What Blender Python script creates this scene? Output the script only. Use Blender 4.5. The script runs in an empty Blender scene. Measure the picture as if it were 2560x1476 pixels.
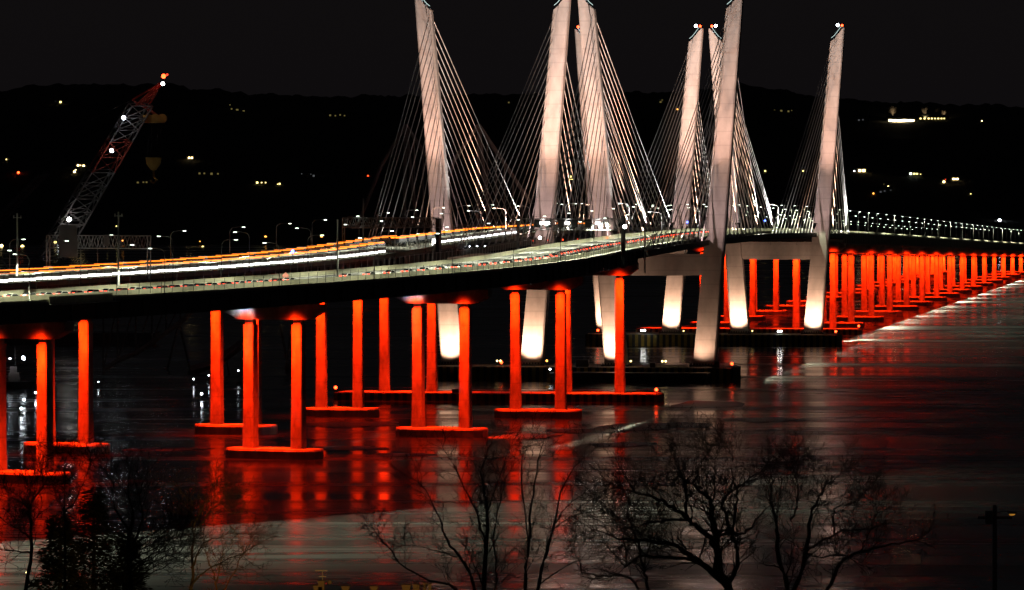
import bpy, math, random
from mathutils import Vector, Matrix, noise
R = random.Random(7)
sc = bpy.context.scene
col = sc.collection
rad = math.radians
# ------------------------------------------------------------------ frame of the place
F = 12190.0; CH = 64.0; HZ = 471.0           # focal length in px of a 2560 px frame, camera height, horizon row
TH0 = rad(9.15); K = .00118; S0 = -250.0

def cl(s):
    x, y = 49.4, 1620.0
    if s >= S0: return x + s*math.sin(TH0), y + s*math.cos(TH0), TH0
    x += S0*math.sin(TH0); y += S0*math.cos(TH0)
    l = S0 - s; r = 1/K; th = TH0 + K*l
    return x - (math.cos(TH0)-math.cos(th))*r, y - (math.sin(th)-math.sin(TH0))*r, th

def at(s, a, z):                              # along the bridge, to its left, up
    x, y, t = cl(s)
    return Vector((x - a*math.cos(t), y + a*math.sin(t), z))

def lerp_table(t, v):
    if v <= t[0][0]: return t[0][1]
    for (a, b), (c, d) in zip(t, t[1:]):
        if v <= c: return b + (d-b)*(v-a)/(c-a)
    return t[-1][1]
ZD = [(-900, 35.5), (-585, 40), (-478, 41.6), (-264, 44.4), (-157, 46), (0, 47.6), (183, 48), (366, 46.6), (737, 41.5), (1800, 25.4), (2600, 14)]
ZL = [(-250, 0), (0, .4)]
def zr(s): return lerp_table(ZD, s)
def zl(s): return lerp_table(ZD, s) + lerp_table(ZL, s)
AL = 56.5                                     # the left bridge runs this far left of the right one
WR, WL = 14.5, 13.0
def px(x, y, d):                              # a point of the place seen at x, y of the 2560 frame, d metres away
    return Vector(((x-1280)*d/F, d, CH-(y-HZ)*d/F))
VW = 1.0139
def s_at(x, a):                               # where along the bridge a line at offset a is seen at column x
    best = min(range(-800, 1900, 4), key=lambda s: abs(1280+F*at(s, a, 0).x/at(s, a, 0).y - x))
    return min((best+q*.25 for q in range(-16, 17)), key=lambda s: abs(1280+F*at(s, a, 0).x/at(s, a, 0).y - x))

# ------------------------------------------------------------------ materials
def mat(name, color=(.3, .3, .3), rough=.7, metal=0, emit=None, strength=0, var=.0, vscale=1.0, bump=0.0, sample=False, lifts=0.0):
    m = bpy.data.materials.new(name); m.use_nodes = True
    nt = m.node_tree; b = nt.nodes['Principled BSDF']
    b.inputs['Base Color'].default_value = (*color, 1); b.inputs['Roughness'].default_value = rough; b.inputs['Metallic'].default_value = metal
    if emit:
        b.inputs['Emission Color'].default_value = (*emit, 1); b.inputs['Emission Strength'].default_value = strength
        if not sample: m.cycles.emission_sampling = 'NONE'
    if var or lifts:
        tc = nt.nodes.new('ShaderNodeNewGeometry')
        nz = nt.nodes.new('ShaderNodeTexNoise'); nz.inputs['Scale'].default_value = vscale; nz.inputs['Detail'].default_value = 6; nz.inputs['Roughness'].default_value = .65
        mp = nt.nodes.new('ShaderNodeMapping'); mp.inputs['Scale'].default_value = (1, 1, .45)
        nt.links.new(tc.outputs['Position'], mp.inputs['Vector']); nt.links.new(mp.outputs['Vector'], nz.inputs['Vector'])
        mr = nt.nodes.new('ShaderNodeMapRange'); mr.inputs['From Min'].default_value = .3; mr.inputs['From Max'].default_value = .7
        mr.inputs['To Min'].default_value = 1-var; mr.inputs['To Max'].default_value = 1+var*.5
        nt.links.new(nz.outputs['Fac'], mr.inputs['Value'])
        fac = mr.outputs['Result']
        if lifts:                                # casting joints every few metres of height
            sx = nt.nodes.new('ShaderNodeSeparateXYZ'); nt.links.new(tc.outputs['Position'], sx.inputs['Vector'])
            mo = nt.nodes.new('ShaderNodeMath'); mo.operation = 'PINGPONG'; mo.inputs[1].default_value = lifts
            nt.links.new(sx.outputs['Z'], mo.inputs[0])
            jr = nt.nodes.new('ShaderNodeMapRange'); jr.inputs['From Min'].default_value = .0; jr.inputs['From Max'].default_value = .28
            jr.inputs['To Min'].default_value = .8; jr.inputs['To Max'].default_value = 1
            nt.links.new(mo.outputs[0], jr.inputs['Value'])
            mu = nt.nodes.new('ShaderNodeMath'); mu.operation = 'MULTIPLY'
            nt.links.new(fac, mu.inputs[0]); nt.links.new(jr.outputs['Result'], mu.inputs[1]); fac = mu.outputs[0]
        mx = nt.nodes.new('ShaderNodeMix'); mx.data_type = 'RGBA'; mx.blend_type = 'MULTIPLY'; mx.inputs['Factor'].default_value = 1
        mx.inputs['A'].default_value = (*color, 1)
        nt.links.new(fac, mx.inputs['B']); nt.links.new(mx.outputs['Result'], b.inputs['Base Color'])
    return m

M = {}
M['concrete'] = mat('pier_concrete', (.42, .40, .37), .8, var=.62, vscale=.4, lifts=2.4)
M['tower'] = mat('tower_concrete', (.46, .43, .40), .75, var=.24, vscale=.3, lifts=2.3)
M['barrier'] = mat('barrier_concrete', (.56, .54, .40), .8, var=.25, vscale=.35)
M['asphalt'] = mat('asphalt', (.040, .039, .040), .85, var=.25, vscale=.6)
M['path'] = mat('path_concrete', (.38, .37, .35), .8, var=.2, vscale=.8)
M['steel'] = mat('weathered_steel', (.05, .042, .038), .55, var=.3, vscale=.4)
M['fascia'] = mat('girder_paint', (.16, .15, .14), .6, var=.3, vscale=.3)
M['pole'] = mat('lamp_pole_steel', (.2, .2, .2), .5, metal=.2)
M['galv'] = mat('galvanised_steel', (.42, .43, .43), .45, metal=.3, var=.1, vscale=2)
M['dark'] = mat('dark_metal', (.035, .035, .037), .5)
M['cable'] = mat('cable_sheath', (.62, .61, .60), .45)
M['paint'] = mat('road_paint', (.7, .7, .66), .6)
M['bark'] = mat('bark', (.035, .026, .02), .95, var=.3, vscale=6)
M['twig'] = mat('twig_bark', (.028, .02, .016), .95)
M['needle'] = mat('pine_needles', (.012, .016, .009), .9)
M['dryleaf'] = mat('dry_leaves', (.22, .11, .03), .9)
M['craneR'] = mat('red_crane_paint', (.32, .05, .03), .5, var=.2, vscale=.4)
M['craneW'] = mat('white_crane_paint', (.18, .17, .17), .5, var=.2, vscale=.4)
M['craneY'] = mat('yellow_crane_paint', (.36, .22, .04), .5, var=.2, vscale=.4)
M['rust'] = mat('old_bridge_steel', (.16, .13, .125), .8, var=.4, vscale=.3)
M['oldconc'] = mat('old_concrete', (.24, .19, .18), .9, var=.3, vscale=.3)
M['wall'] = mat('house_wall', (.2, .19, .17), .8, var=.1)
M['roof'] = mat('house_roof', (.03, .03, .03), .85)
M['body'] = mat('car_paint_silver', (.5, .5, .5), .3, metal=.4)
M['bodyd'] = mat('car_paint_dark', (.04, .045, .06), .25)
M['bodyr'] = mat('car_paint_maroon', (.14, .03, .03), .25)
M['glass'] = mat('car_glass', (.01, .012, .014), .08)
M['tyre'] = mat('tyre_rubber', (.015, .015, .015), .9)
M['sign'] = mat('sign_back', (.22, .215, .21), .5, metal=.3, var=.15, vscale=.5)
M['orange'] = mat('orange_sign', (.16, .02, .004), .5)
def lamp(name, color, strength, sample=False): return mat('lamp_'+name, (.02, .02, .02), .5, emit=color, strength=strength, sample=sample)
L = {
 'street': lamp('street', (.86, 1, .82), 9), 'white': lamp('white', (1, .97, .9), 30), 'cool': lamp('cool', (.85, .93, 1), 24),
 'warm': lamp('warm', (1, .72, .28), 9), 'dimwarm': lamp('dim_warm', (1, .8, .25), .13), 'amber': lamp('amber', (1, .38, .06), 6), 'dimwhite': lamp('dim_white', (.9, .95, 1), .09),
 'red': lamp('red', (1, .05, .01), 12), 'dimred': lamp('dim_red', (1, .06, .02), 1.6), 'blue': lamp('blue', (.06, .12, 1), 14), 'green': lamp('green', (.05, 1, .35), 6),
 'head': lamp('headlight', (1, .97, .9), 26), 'tail': lamp('tail_light', (1, .05, .02), 4.5), 'amb': lamp('amber_rear', (1, .23, .015), 5), 'rail': lamp('rail_led', (.75, 1, .95), 1.3),
 'bus': lamp('white_trail_glow', (1, .98, .93), 5), 'ambtrail': lamp('amber_trail_glow', (1, .21, .012), 3.2),  # glow of the strips added to imitate the light trails
 'sodium': lamp('sodium', (1, .5, .08), 2.2), 'purple': lamp('blue_sign', (.1, .08, 1), 2.2), 'winrow': lamp('window_row', (1, .82, .42), 22), 'yell': lamp('yellow', (1, .78, .25), 4),
}
def stripes():
    m = mat('hazard_stripes', (.3, .2, .02), .7)
    nt = m.node_tree; b = nt.nodes['Principled BSDF']
    g = nt.nodes.new('ShaderNodeTexCoord'); sx = nt.nodes.new('ShaderNodeSeparateXYZ'); nt.links.new(g.outputs['Object'], sx.inputs[0])
    ad = nt.nodes.new('ShaderNodeMath'); ad.operation = 'ADD'; nt.links.new(sx.outputs['X'], ad.inputs[0]); nt.links.new(sx.outputs['Y'], ad.inputs[1])
    mo = nt.nodes.new('ShaderNodeMath'); mo.operation = 'PINGPONG'; mo.inputs[1].default_value = 1.25; nt.links.new(ad.outputs[0], mo.inputs[0])
    gt = nt.nodes.new('ShaderNodeMath'); gt.operation = 'GREATER_THAN'; gt.inputs[1].default_value = .62; nt.links.new(mo.outputs[0], gt.inputs[0])
    nz = nt.nodes.new('ShaderNodeTexNoise'); nz.inputs['Scale'].default_value = .7; nz.inputs['Detail'].default_value = 5; nt.links.new(g.outputs['Object'], nz.inputs['Vector'])
    mx = nt.nodes.new('ShaderNodeMix'); mx.data_type = 'RGBA'; mx.inputs['A'].default_value = (.015, .014, .013, 1); mx.inputs['B'].default_value = (.34, .22, .02, 1)
    nt.links.new(gt.outputs[0], mx.inputs['Factor'])
    m2 = nt.nodes.new('ShaderNodeMix'); m2.data_type = 'RGBA'; m2.blend_type = 'MULTIPLY'; m2.inputs['Factor'].default_value = .8
    nt.links.new(mx.outputs['Result'], m2.inputs['A']); nt.links.new(nz.outputs['Fac'], m2.inputs['B']); nt.links.new(m2.outputs['Result'], b.inputs['Base Color'])
    return m
M['stripes'] = stripes()

# ------------------------------------------------------------------ mesh helpers
class MB:
    def __init__(s): s.v = []; s.f = []; s.m = []
    def poly(s, pts, faces, mi=0):
        n = len(s.v); s.v += [tuple(p) for p in pts]
        for f in faces: s.f.append([n+i for i in f]); s.m.append(mi)
    def box(s, x0, x1, y0, y1, z0, z1, mi=0):
        s.poly([(x0,y0,z0),(x1,y0,z0),(x1,y1,z0),(x0,y1,z0),(x0,y0,z1),(x1,y0,z1),(x1,y1,z1),(x0,y1,z1)],
               [(0,3,2,1),(4,5,6,7),(0,1,5,4),(1,2,6,5),(2,3,7,6),(3,0,4,7)], mi)
    def loft(s, rings, mi=0, closed=True, caps=True):
        n = len(rings[0]); b = len(s.v)
        for r in rings: s.v += [tuple(p) for p in r]
        for k in range(len(rings)-1):
            for i in range(n if closed else n-1):
                j = (i+1) % n
                s.f.append([b+k*n+i, b+k*n+j, b+(k+1)*n+j, b+(k+1)*n+i]); s.m.append(mi)
        if caps and closed:
            s.f.append([b+i for i in range(n)][::-1]); s.m.append(mi)
            s.f.append([b+(len(rings)-1)*n+i for i in range(n)]); s.m.append(mi)
    def tube(s, pts, r, n=6, mi=0, caps=True):
        pts = [Vector(p) for p in pts]; rs = r if isinstance(r, (list, tuple)) else [r]*len(pts)
        rings = []
        for i, p in enumerate(pts):
            d = (pts[min(i+1, len(pts)-1)] - pts[max(i-1, 0)])
            if d.length < 1e-9: d = Vector((0, 0, 1))
            d.normalize()
            u = d.cross(Vector((0, 0, 1)) if abs(d.z) < .95 else Vector((0, 1, 0))).normalized(); w = d.cross(u)
            rings.append([p + (u*math.cos(2*math.pi*k/n) + w*math.sin(2*math.pi*k/n))*rs[i] for k in range(n)])
        s.loft(rings, mi, caps=caps)
    def ball(s, c, r, mi=0, n=8, m=5, sq=(1, 1, 1)):
        rings = []
        for i in range(m+1):
            t = math.pi*(i+.02*(i == 0)-.02*(i == m))/m
            rings.append([(c[0]+r*sq[0]*math.sin(t)*math.cos(2*math.pi*k/n), c[1]+r*sq[1]*math.sin(t)*math.sin(2*math.pi*k/n), c[2]-r*sq[2]*math.cos(t)) for k in range(n)])
        s.loft(rings, mi)
    def build(s, name, mats, parent=None, smooth=False):
        me = bpy.data.meshes.new(name); me.from_pydata(s.v, [], s.f)
        for m in (mats if isinstance(mats, list) else [mats]): me.materials.append(m)
        if any(s.m): me.polygons.foreach_set('material_index', s.m)
        if smooth: me.polygons.foreach_set('use_smooth', [True]*len(s.f))
        me.update(); o = bpy.data.objects.new(name, me); col.objects.link(o)
        if parent: o.parent = parent
        return o
def tag(o, label=None, cat=None, group=None, kind=None):
    for k, v in (('label', label), ('category', cat), ('group', group), ('kind', kind)):
        if v: o[k] = v
    return o
def empty(name, loc, rz=0, label=None, cat=None, group=None):
    o = bpy.data.objects.new(name, None); col.objects.link(o); o.location = loc; o.rotation_euler = (0, 0, rz); o.empty_display_size = 1
    return tag(o, label, cat, group)
def copy_tree(o, parent=None):
    c = o.copy(); col.objects.link(c); c.parent = parent
    for ch in list(o.children): copy_tree(ch, c)
    return c
def spot(name, pos, target, power, color, deg, blend=.5, radius=.15):
    l = bpy.data.lights.new(name, 'SPOT'); l.energy = power; l.color = color; l.spot_size = rad(deg); l.spot_blend = blend; l.shadow_soft_size = radius
    o = bpy.data.objects.new(name, l); col.objects.link(o); o.location = pos
    o.rotation_euler = (Vector(target)-Vector(pos)).to_track_quat('-Z', 'Y').to_euler()
    return o
ORD = ['first', 'second', 'third', 'fourth', 'fifth', 'sixth', 'seventh', 'eighth', 'ninth', 'tenth', 'eleventh', 'twelfth', 'thirteenth', 'fourteenth',
       'fifteenth', 'sixteenth', 'seventeenth', 'eighteenth', 'nineteenth', 'twentieth']
def nth(i): return ORD[i] if i < 20 else ('twenty-' + ORD[i-20] if i < 29 else ('thirtieth' if i == 29 else 'thirty-'+ORD[i-30] if i < 39 else 'fortieth' if i == 39 else 'forty-'+ORD[i-40]))

def sweep(mb, s0, s1, step, off, zf, poly, mi=0):
    n = max(1, int(round((s1-s0)/step))); rings = []
    for i in range(n+1):
        s = s0+(s1-s0)*i/n
        rings.append([at(s, off+a, zf(s)+z) for a, z in poly])
    mb.loft(rings, mi)
def rect(a0, a1, z0, z1): return [(a0, z0), (a1, z0), (a1, z1), (a0, z1)]

# ------------------------------------------------------------------ the two bridges: decks
SN, SF = -1060, 2300
def sw(name, m, parent, off, zf, polys, s0=SN, s1=SF, step=20):
    mb = MB()
    for p in polys: sweep(mb, s0, s1, step, off, zf, p)
    return mb.build(name, m, parent)
def make_deck(label, off, zf, W, right):
    t = empty('road_bridge', at(0, off, 0), 0, label, 'bridge', 'pair of road bridges')
    t.location = (0, 0, 0)
    sw('deck_slab', M['fascia'], t, off, zf, [rect(-W, W, -.55, -.06)])
    sw('road_surface', M['asphalt'], t, off, zf, [rect(-W+(4.2 if right else .55), W-.55, -.055, 0)])
    if right:
        sw('footpath', M['path'], t, off, zf, [rect(-W+.25, -W+3.6, -.056, .02)])
        sw('edge_kerb', M['barrier'], t, off, zf, [rect(-W, -W+.25, -.057, .3)])
        bar = [(-W+3.6, -.057), (-W+4.2, -.057), (-W+4.05, 1.15), (-W+3.75, 1.15)]
    else:
        bar = [(-W, -.057), (-W+.55, -.057), (-W+.4, 1.1), (-W, 1.1)]
    sw('barrier', M['barrier'], t, off, zf, [bar])
    sw('barrier', M['barrier'], t, off, zf, [[(W-.55, -.057), (W, -.057), (W, 1.1), (W-.4, 1.1)]])
    for s0, s1, dp in ((SN, -157, 4.1), (-157, 523, 2.6), (523, SF, 4.2)):
        for a in (-W+1.6, -W+1.6+(2*W-3.2)/3, W-1.6-(2*W-3.2)/3, W-1.6):
            mb = MB()
            sweep(mb, s0, s1, 20, off, zf, rect(a-.15, a+.15, -.55-dp+.2, -.551))
            sweep(mb, s0, s1, 20, off, zf, rect(a-.7, a+.7, -.55-dp, -.55-dp+.2))
            if a < 0 and a < -W+2:                      # web stiffeners and haunches on the outer face
                s = s0+4
                while s < s1:
                    p = [at(s+q, off+a-.15-w, zf(s)+z) for q in (-.35, .35) for w, z in ((0, -.6-dp+.25), (.4, -.6-dp+.25), (.4, -.56), (0, -.56))]
                    mb.poly(p, [(0,1,2,3),(7,6,5,4),(0,4,5,1),(1,5,6,2),(2,6,7,3),(3,7,4,0)])
                    s += 8.9
            mb.build('girder', M['fascia' if s0 > 500 else 'steel'], t)
    # lane lines
    mb = MB()
    lanes = (-3.2, .4, 4.0, 7.6) if right else (-7, -3.4, .2, 3.8)
    for a in lanes:
        s = -700.0
        while s < 1200:
            sweep(mb, s, s+3.2, 4, off, lambda q: zf(q), rect(a-.09, a+.09, .004, .008)); s += 12.2
    for a in ((-W+4.9, W-1.4) if right else (-W+1.4, W-1.4)):
        sweep(mb, SN, SF, 20, off, zf, rect(a-.09, a+.09, .004, .008))
    mb.build('lane_markings', M['paint'], t)
    return t
BR = make_deck('nearer road bridge on the right, deck edge carrying the yellowish lit barrier and railing', 0, zr, WR, True)
BL = make_deck('farther road bridge on the left, running behind the other deck and carrying the white headlights', AL, zl, WL, False)

def post_fence(off, zf, s0, s1, step, h, z0, rails, label, cat, dark=True):
    t = empty('safety_fence', at(s0, off, zf(s0)), 0, label, cat); t.location = (0, 0, 0)
    m = M['dark'] if dark else M['galv']
    ss = []; s = s0
    while s < s1: ss.append(s); s += step
    rest = MB()
    for k, s in enumerate(ss):
        a = at(s, off, zf(s)+z0); b = at(s, off-.12, zf(s)+z0+h)
        if k < 98:
            mb = MB(); mb.tube([a, b], .055, 4); mb.build('post', m, t)
        else: rest.tube([a, b], .055, 4)
    if rest.v:
        o = rest.build('post', m, t); o['kind'] = 'stuff'
    mb = MB()
    for z in rails: sweep(mb, s0, s1, 15, off, zf, rect(-.03, .03, z0+z-.03, z0+z+.03))
    mb.build('rail', m, t)
post_fence(-WR+.12, zr, -570, -160, 4.3, 2.5, .3, (1.1, 1.9), 'thin dark post railing along the outer edge of the nearer deck', 'railing')
post_fence(-WR+.12, zr, -150, 500, 4.3, 1.4, .3, (.7, 1.3), 'low dark railing along the outer edge of the nearer deck between the white towers', 'railing')
post_fence(AL-WL+.12, zl, -560, -100, 4.3, 2.0, 1.1, (1.9,), 'dark post fence on the near parapet of the left bridge', 'railing')
post_fence(WR-.12, zr, -560, -160, 4.3, 2.2, 1.1, (2.1,), 'pale post fence on the far parapet of the nearer deck', 'railing', False)

# ------------------------------------------------------------------ piers
floods = {}
RED = (1, .019, .0009)
def stadium(hx, hy, n=6):
    p = []
    for k in range(n+1):
        t = -math.pi/2+math.pi*k/n; p.append((hx-hy+hy*math.cos(t), hy*math.sin(t)))
    for k in range(n+1):
        t = math.pi/2+math.pi*k/n; p.append((-hx+hy+hy*math.cos(t), hy*math.sin(t)))
    return p
def make_pier(s, off, hs, zf, dp, label, power=1.0, near=True, cap=True, beam=(13, 9), name='bridge_pier', group='bridge piers lit red'):
    x, y, t = cl(s); base = at(s, off, 0)
    e = empty(name, base, -t, label, 'bridge pier', group)
    ztop = zf(s)-.55-dp-.35
    zb = ztop-3.7; zc = 2.4 if cap else 2.35
    if cap:
        mb = MB(); st = stadium(hs+6, 5.0)
        mb.loft([[(q[0], q[1], z) for q in st] for z in (-1.5, 1.9)] + [[(q[0]*.99, q[1]*.96, 2.4) for q in st]])
        mb.build('pile_cap', M['concrete'], e)
    for k in (1, -1):
        mb = MB(); w = 1.34; d = 1.35; c = .22
        oct_ = lambda g: [(k*hs+q[0], q[1]) for q in ((-w*g, -d*g+c), (-w*g+c, -d*g), (w*g-c, -d*g), (w*g, -d*g+c), (w*g, d*g-c), (w*g-c, d*g), (-w*g+c, d*g), (-w*g, d*g-c))]
        mb.loft([[(q[0], q[1], z) for q in oct_(g)] for z, g in ((zc, 1.13), (zc+8, 1.04), (zb-7, .98), (zb-1.2, 1.03))])
        mb.loft([[(q[0], q[1], z) for q in oct_(.8)] for z in (zb-1.2, zb+.01)])
        mb.build('column', M['concrete'], e)
    mb = MB(); W, w = beam
    pts = [(-w, zb), (w, zb), (W, zb+1.9), (W, zb+3.7), (-W, zb+3.7), (-W, zb+1.9)]
    mb.loft([[(p[0], yy, p[1]) for p in pts] for yy in (-1.6, 1.6)])
    mb.build('cap_beam', M['concrete'], e)
    if near:
        mb = MB()
        for a in (-.84, -.28, .28, .84): mb.box(a*W-.7, a*W+.7, -.9, .9, zb+3.7, zb+4.04)
        mb.build('bearing', M['steel'], e)
    for k in (1, -1):
        fx, fy, fz = k*hs, -4.7, ztop+.75
        if near:
            mb = MB(); mb.box(fx-1.3, fx-.2, fy-.3, fy+.3, fz+.1, fz+.55); mb.box(fx+.2, fx+1.3, fy-.3, fy+.3, fz+.1, fz+.55); mb.box(fx-1.6, fx+1.6, fy-.1, fy+.1, fz+.55, fz+.75)
            fl = mb.build('floodlight', M['dark'], e)
            mb = MB()
            for q in (-.75, .75): mb.box(fx+q-.5, fx+q+.5, fy-.36, fy+.2, fz+.02, fz+.42)
            mb.build('lens', L['dimred'], fl)
        mw = Matrix.Translation(base) @ Matrix.Rotation(-t, 4, 'Z')
        so = spot('pier_flood_beam', mw @ Vector((fx, fy, fz)), mw @ Vector((fx, -1.35, zc)), 5.0e5*power, RED, 124, .3, .3)
        key = round(power, 2)
        if key in floods: so.data = floods[key]
        else:                                              # bell-shaped beam of the floodlight
            floods[key] = so.data; so.data.use_nodes = True; nt = so.data.node_tree
            tc = nt.nodes.new('ShaderNodeTexCoord'); sx = nt.nodes.new('ShaderNodeSeparateXYZ'); nt.links.new(tc.outputs['Normal'], sx.inputs[0])
            ab = nt.nodes.new('ShaderNodeMath'); ab.operation = 'ABSOLUTE'; nt.links.new(sx.outputs['Z'], ab.inputs[0])
            pw = nt.nodes.new('ShaderNodeMath'); pw.operation = 'POWER'; nt.links.new(ab.outputs[0], pw.inputs[0]); pw.inputs[1].default_value = 22
            nt.links.new(pw.outputs[0], nt.nodes['Emission'].inputs['Strength'])
    return e
desc = {('r', 0): ('red-lit two-column pier nearest the camera, cut off by the left edge of the photo', -585), ('r', 1): ('red-lit pier with blue-white rays on its beam, on the frontmost full pile cap', -478),
        ('r', 2): ('red-lit pier with pale rays on its beam, in front of the brightest white tower foot', -371), ('r', 3): ('red-lit pier with pinkish columns beside the striped pier base', -264)}
for (k, i), (lb, s) in desc.items():
    make_pier(s, 0, 6.4, zr, 4.1, lb, power=(1, 1, .95, .85)[i], beam=(13, 9.2))
for s, lb in ((-692, 'red-lit pier of the left bridge outside the left edge'), (-478, 'single-looking red column pier of the left bridge behind the nearest pier'), (-371, 'red-lit pier of the left bridge half hidden behind the second front pier'), (-264, 'red-lit pier of the left bridge with a low cap, left of the striped pier base')):
    if s > -600: make_pier(s, AL, 5.3, zl, 4.1, lb, power=.95, beam=(11.5, 8))
make_pier(-157, 0, 8.1, zr, 3.6, 'tall red pier of the nearer deck on the right half of the striped base', beam=(13.5, 11), cap=False, power=1.1, group='piers on striped bases')
make_pier(-157, AL, 7.3, zl, 3.6, 'tall red pier of the left bridge on the left half of the striped base', beam=(12, 9.5), cap=False, power=1.1, group='piers on striped bases')
make_pier(523, 0, 8.1, zr, 3.6, 'far red pier of the nearer deck on a striped base beyond the far towers', beam=(13.5, 11), cap=False, power=1.3, near=False, group='piers on striped bases')
make_pier(523, AL, 7.3, zl, 3.6, 'far red pier of the left bridge on a striped base beyond the far towers', beam=(12, 9.5), cap=False, power=1.3, near=False, group='piers on striped bases')
for i in range(14):
    s = 630+107*i
    make_pier(s, 0, 6.5, zr, 4.2, 'red-lit far pier under the near-side deck, %s after the far striped base' % nth(i), power=.75, near=False, group='row of far red piers')
    make_pier(s, AL, 5.6, zl, 4.2, 'red-lit far pier under the far-side deck, %s after the far striped base' % nth(i), power=.9, near=False, group='row of far red piers')

# blue-white work light; slats added to cut its beam into rays on two cap beams
for s, xo in ((-478, -1), (-371, -1)):
    x, y, t = cl(s); base = at(s, 0, 0); ztop = zr(s)-.55-4.1-.35
    e = empty('work_light', at(s, 0, 0), -t, 'white work light clamped by the left end of the %s rayed cap beam' % ('nearer' if s < -400 else 'farther'), 'work light')
    lx, ly, lz = -6.6, -2.5, ztop+.6
    mb = MB(); mb.box(lx-.35, lx+.35, ly-.25, ly+.25, lz+.15, lz+.6); mb.box(lx-.06, lx+.06, ly-.06, ly+2, lz+.6, lz+.75); mb.build('housing', M['dark'], e)
    mb = MB()
    RR = random.Random(3+int(-s)); ang = -75
    while ang < 65:
        wdt = RR.uniform(2.5, 9); a0, a1 = rad(ang), rad(ang+wdt); r0 = .36
        p = [(lx+r0*math.sin(q), ly+yy, lz-r0*math.cos(q)) for q in (a0, a1) for yy in (-.6, .86)]
        mb.poly(p, [(0, 1, 3, 2)]); ang += wdt+RR.uniform(1.2, 6)
    mb.build('ray_slats', M['dark'], e)
    mw = Matrix.Translation(base) @ Matrix.Rotation(-t, 4, 'Z')
    spot('work_light_beam', mw @ Vector((lx, ly, lz)), mw @ Vector((lx-.9, ly+.8, lz-4)), 5200, (.75, .85, 1), 96, .15, .006)

# ------------------------------------------------------------------ striped foundations, towers, stay cables
def fender(s, a0, a1, z1, hy, label, group='striped foundations'):
    x, y, t = cl(s); c = (a0+a1)/2; e = empty('foundation', at(s, c, 0), -t, label, 'foundation', group)
    h = (a1-a0)/2
    mb = MB(); mb.box(-h, h, -hy, hy, -2, z1); mb.build('striped_fender', M['stripes'], e)
    mb = MB(); mb.box(-h+1, h-1, -hy+.8, hy-.8, z1+.002, z1+.25); mb.build('deck', M['concrete'], e)
    mb = MB()
    for yy in (-hy+.15, hy-.15):
        for k in range(int(2*h/3)): mb.tube([(-h+.3+3*k, yy, z1), (-h+.3+3*k, yy, z1+1.05)], .04, 4)
        mb.box(-h+.2, h-.2, yy-.03, yy+.03, z1+1.0, z1+1.06)
    mb.build('handrail', M['dark'], e)
    return e
def red_beacon(pos, label, m='red', r=.5, h=1.2):
    e = empty('marker_light', pos, 0, label, 'marker light', 'red marker lights on the foundations')
    mb = MB(); mb.tube([(0, 0, 0), (0, 0, h)], .08, 6); mb.build('post', M['dark'], e)
    mb = MB(); mb.ball((0, 0, h+r*.8), r); mb.build('lens', L[m], e)
fender(-157, -20.5, 78, 2.3, 7.5, 'low striped foundation under the tall red piers in front of the near towers')
fender(0, -25.5, 77, 4.6, 11, 'striped foundation under the four near white tower legs')
fender(366, -25.5, 77, 4.6, 11, 'striped foundation under the far white tower legs')
fender(523, -20.5, 78, 2.3, 7.5, 'striped foundation under the red piers beyond the far towers')
for s, a, z, hy, lb in ((-157, -20, 2.3, 7, 'red light on the right corner of the striped base of the red piers'), (-157, 77.5, 2.3, 7, 'red light on the left corner of the striped base of the red piers'),
                    (0, -25, 4.6, 10.5, 'red light on the right corner of the near tower foundation'), (0, 52, 4.6, 10, 'red light at the middle front of the near tower foundation'),
                    (366, -25, 4.6, 10.5, 'red light on the right corner of the far tower foundation'), (523, -20, 2.3, 7, 'red light on the farthest striped base'), (366, 72, 4.6, 10, 'red light at the left of the far tower foundation')):
    x, y, t = cl(s); red_beacon(at(s-hy, a, z), lb)

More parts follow.
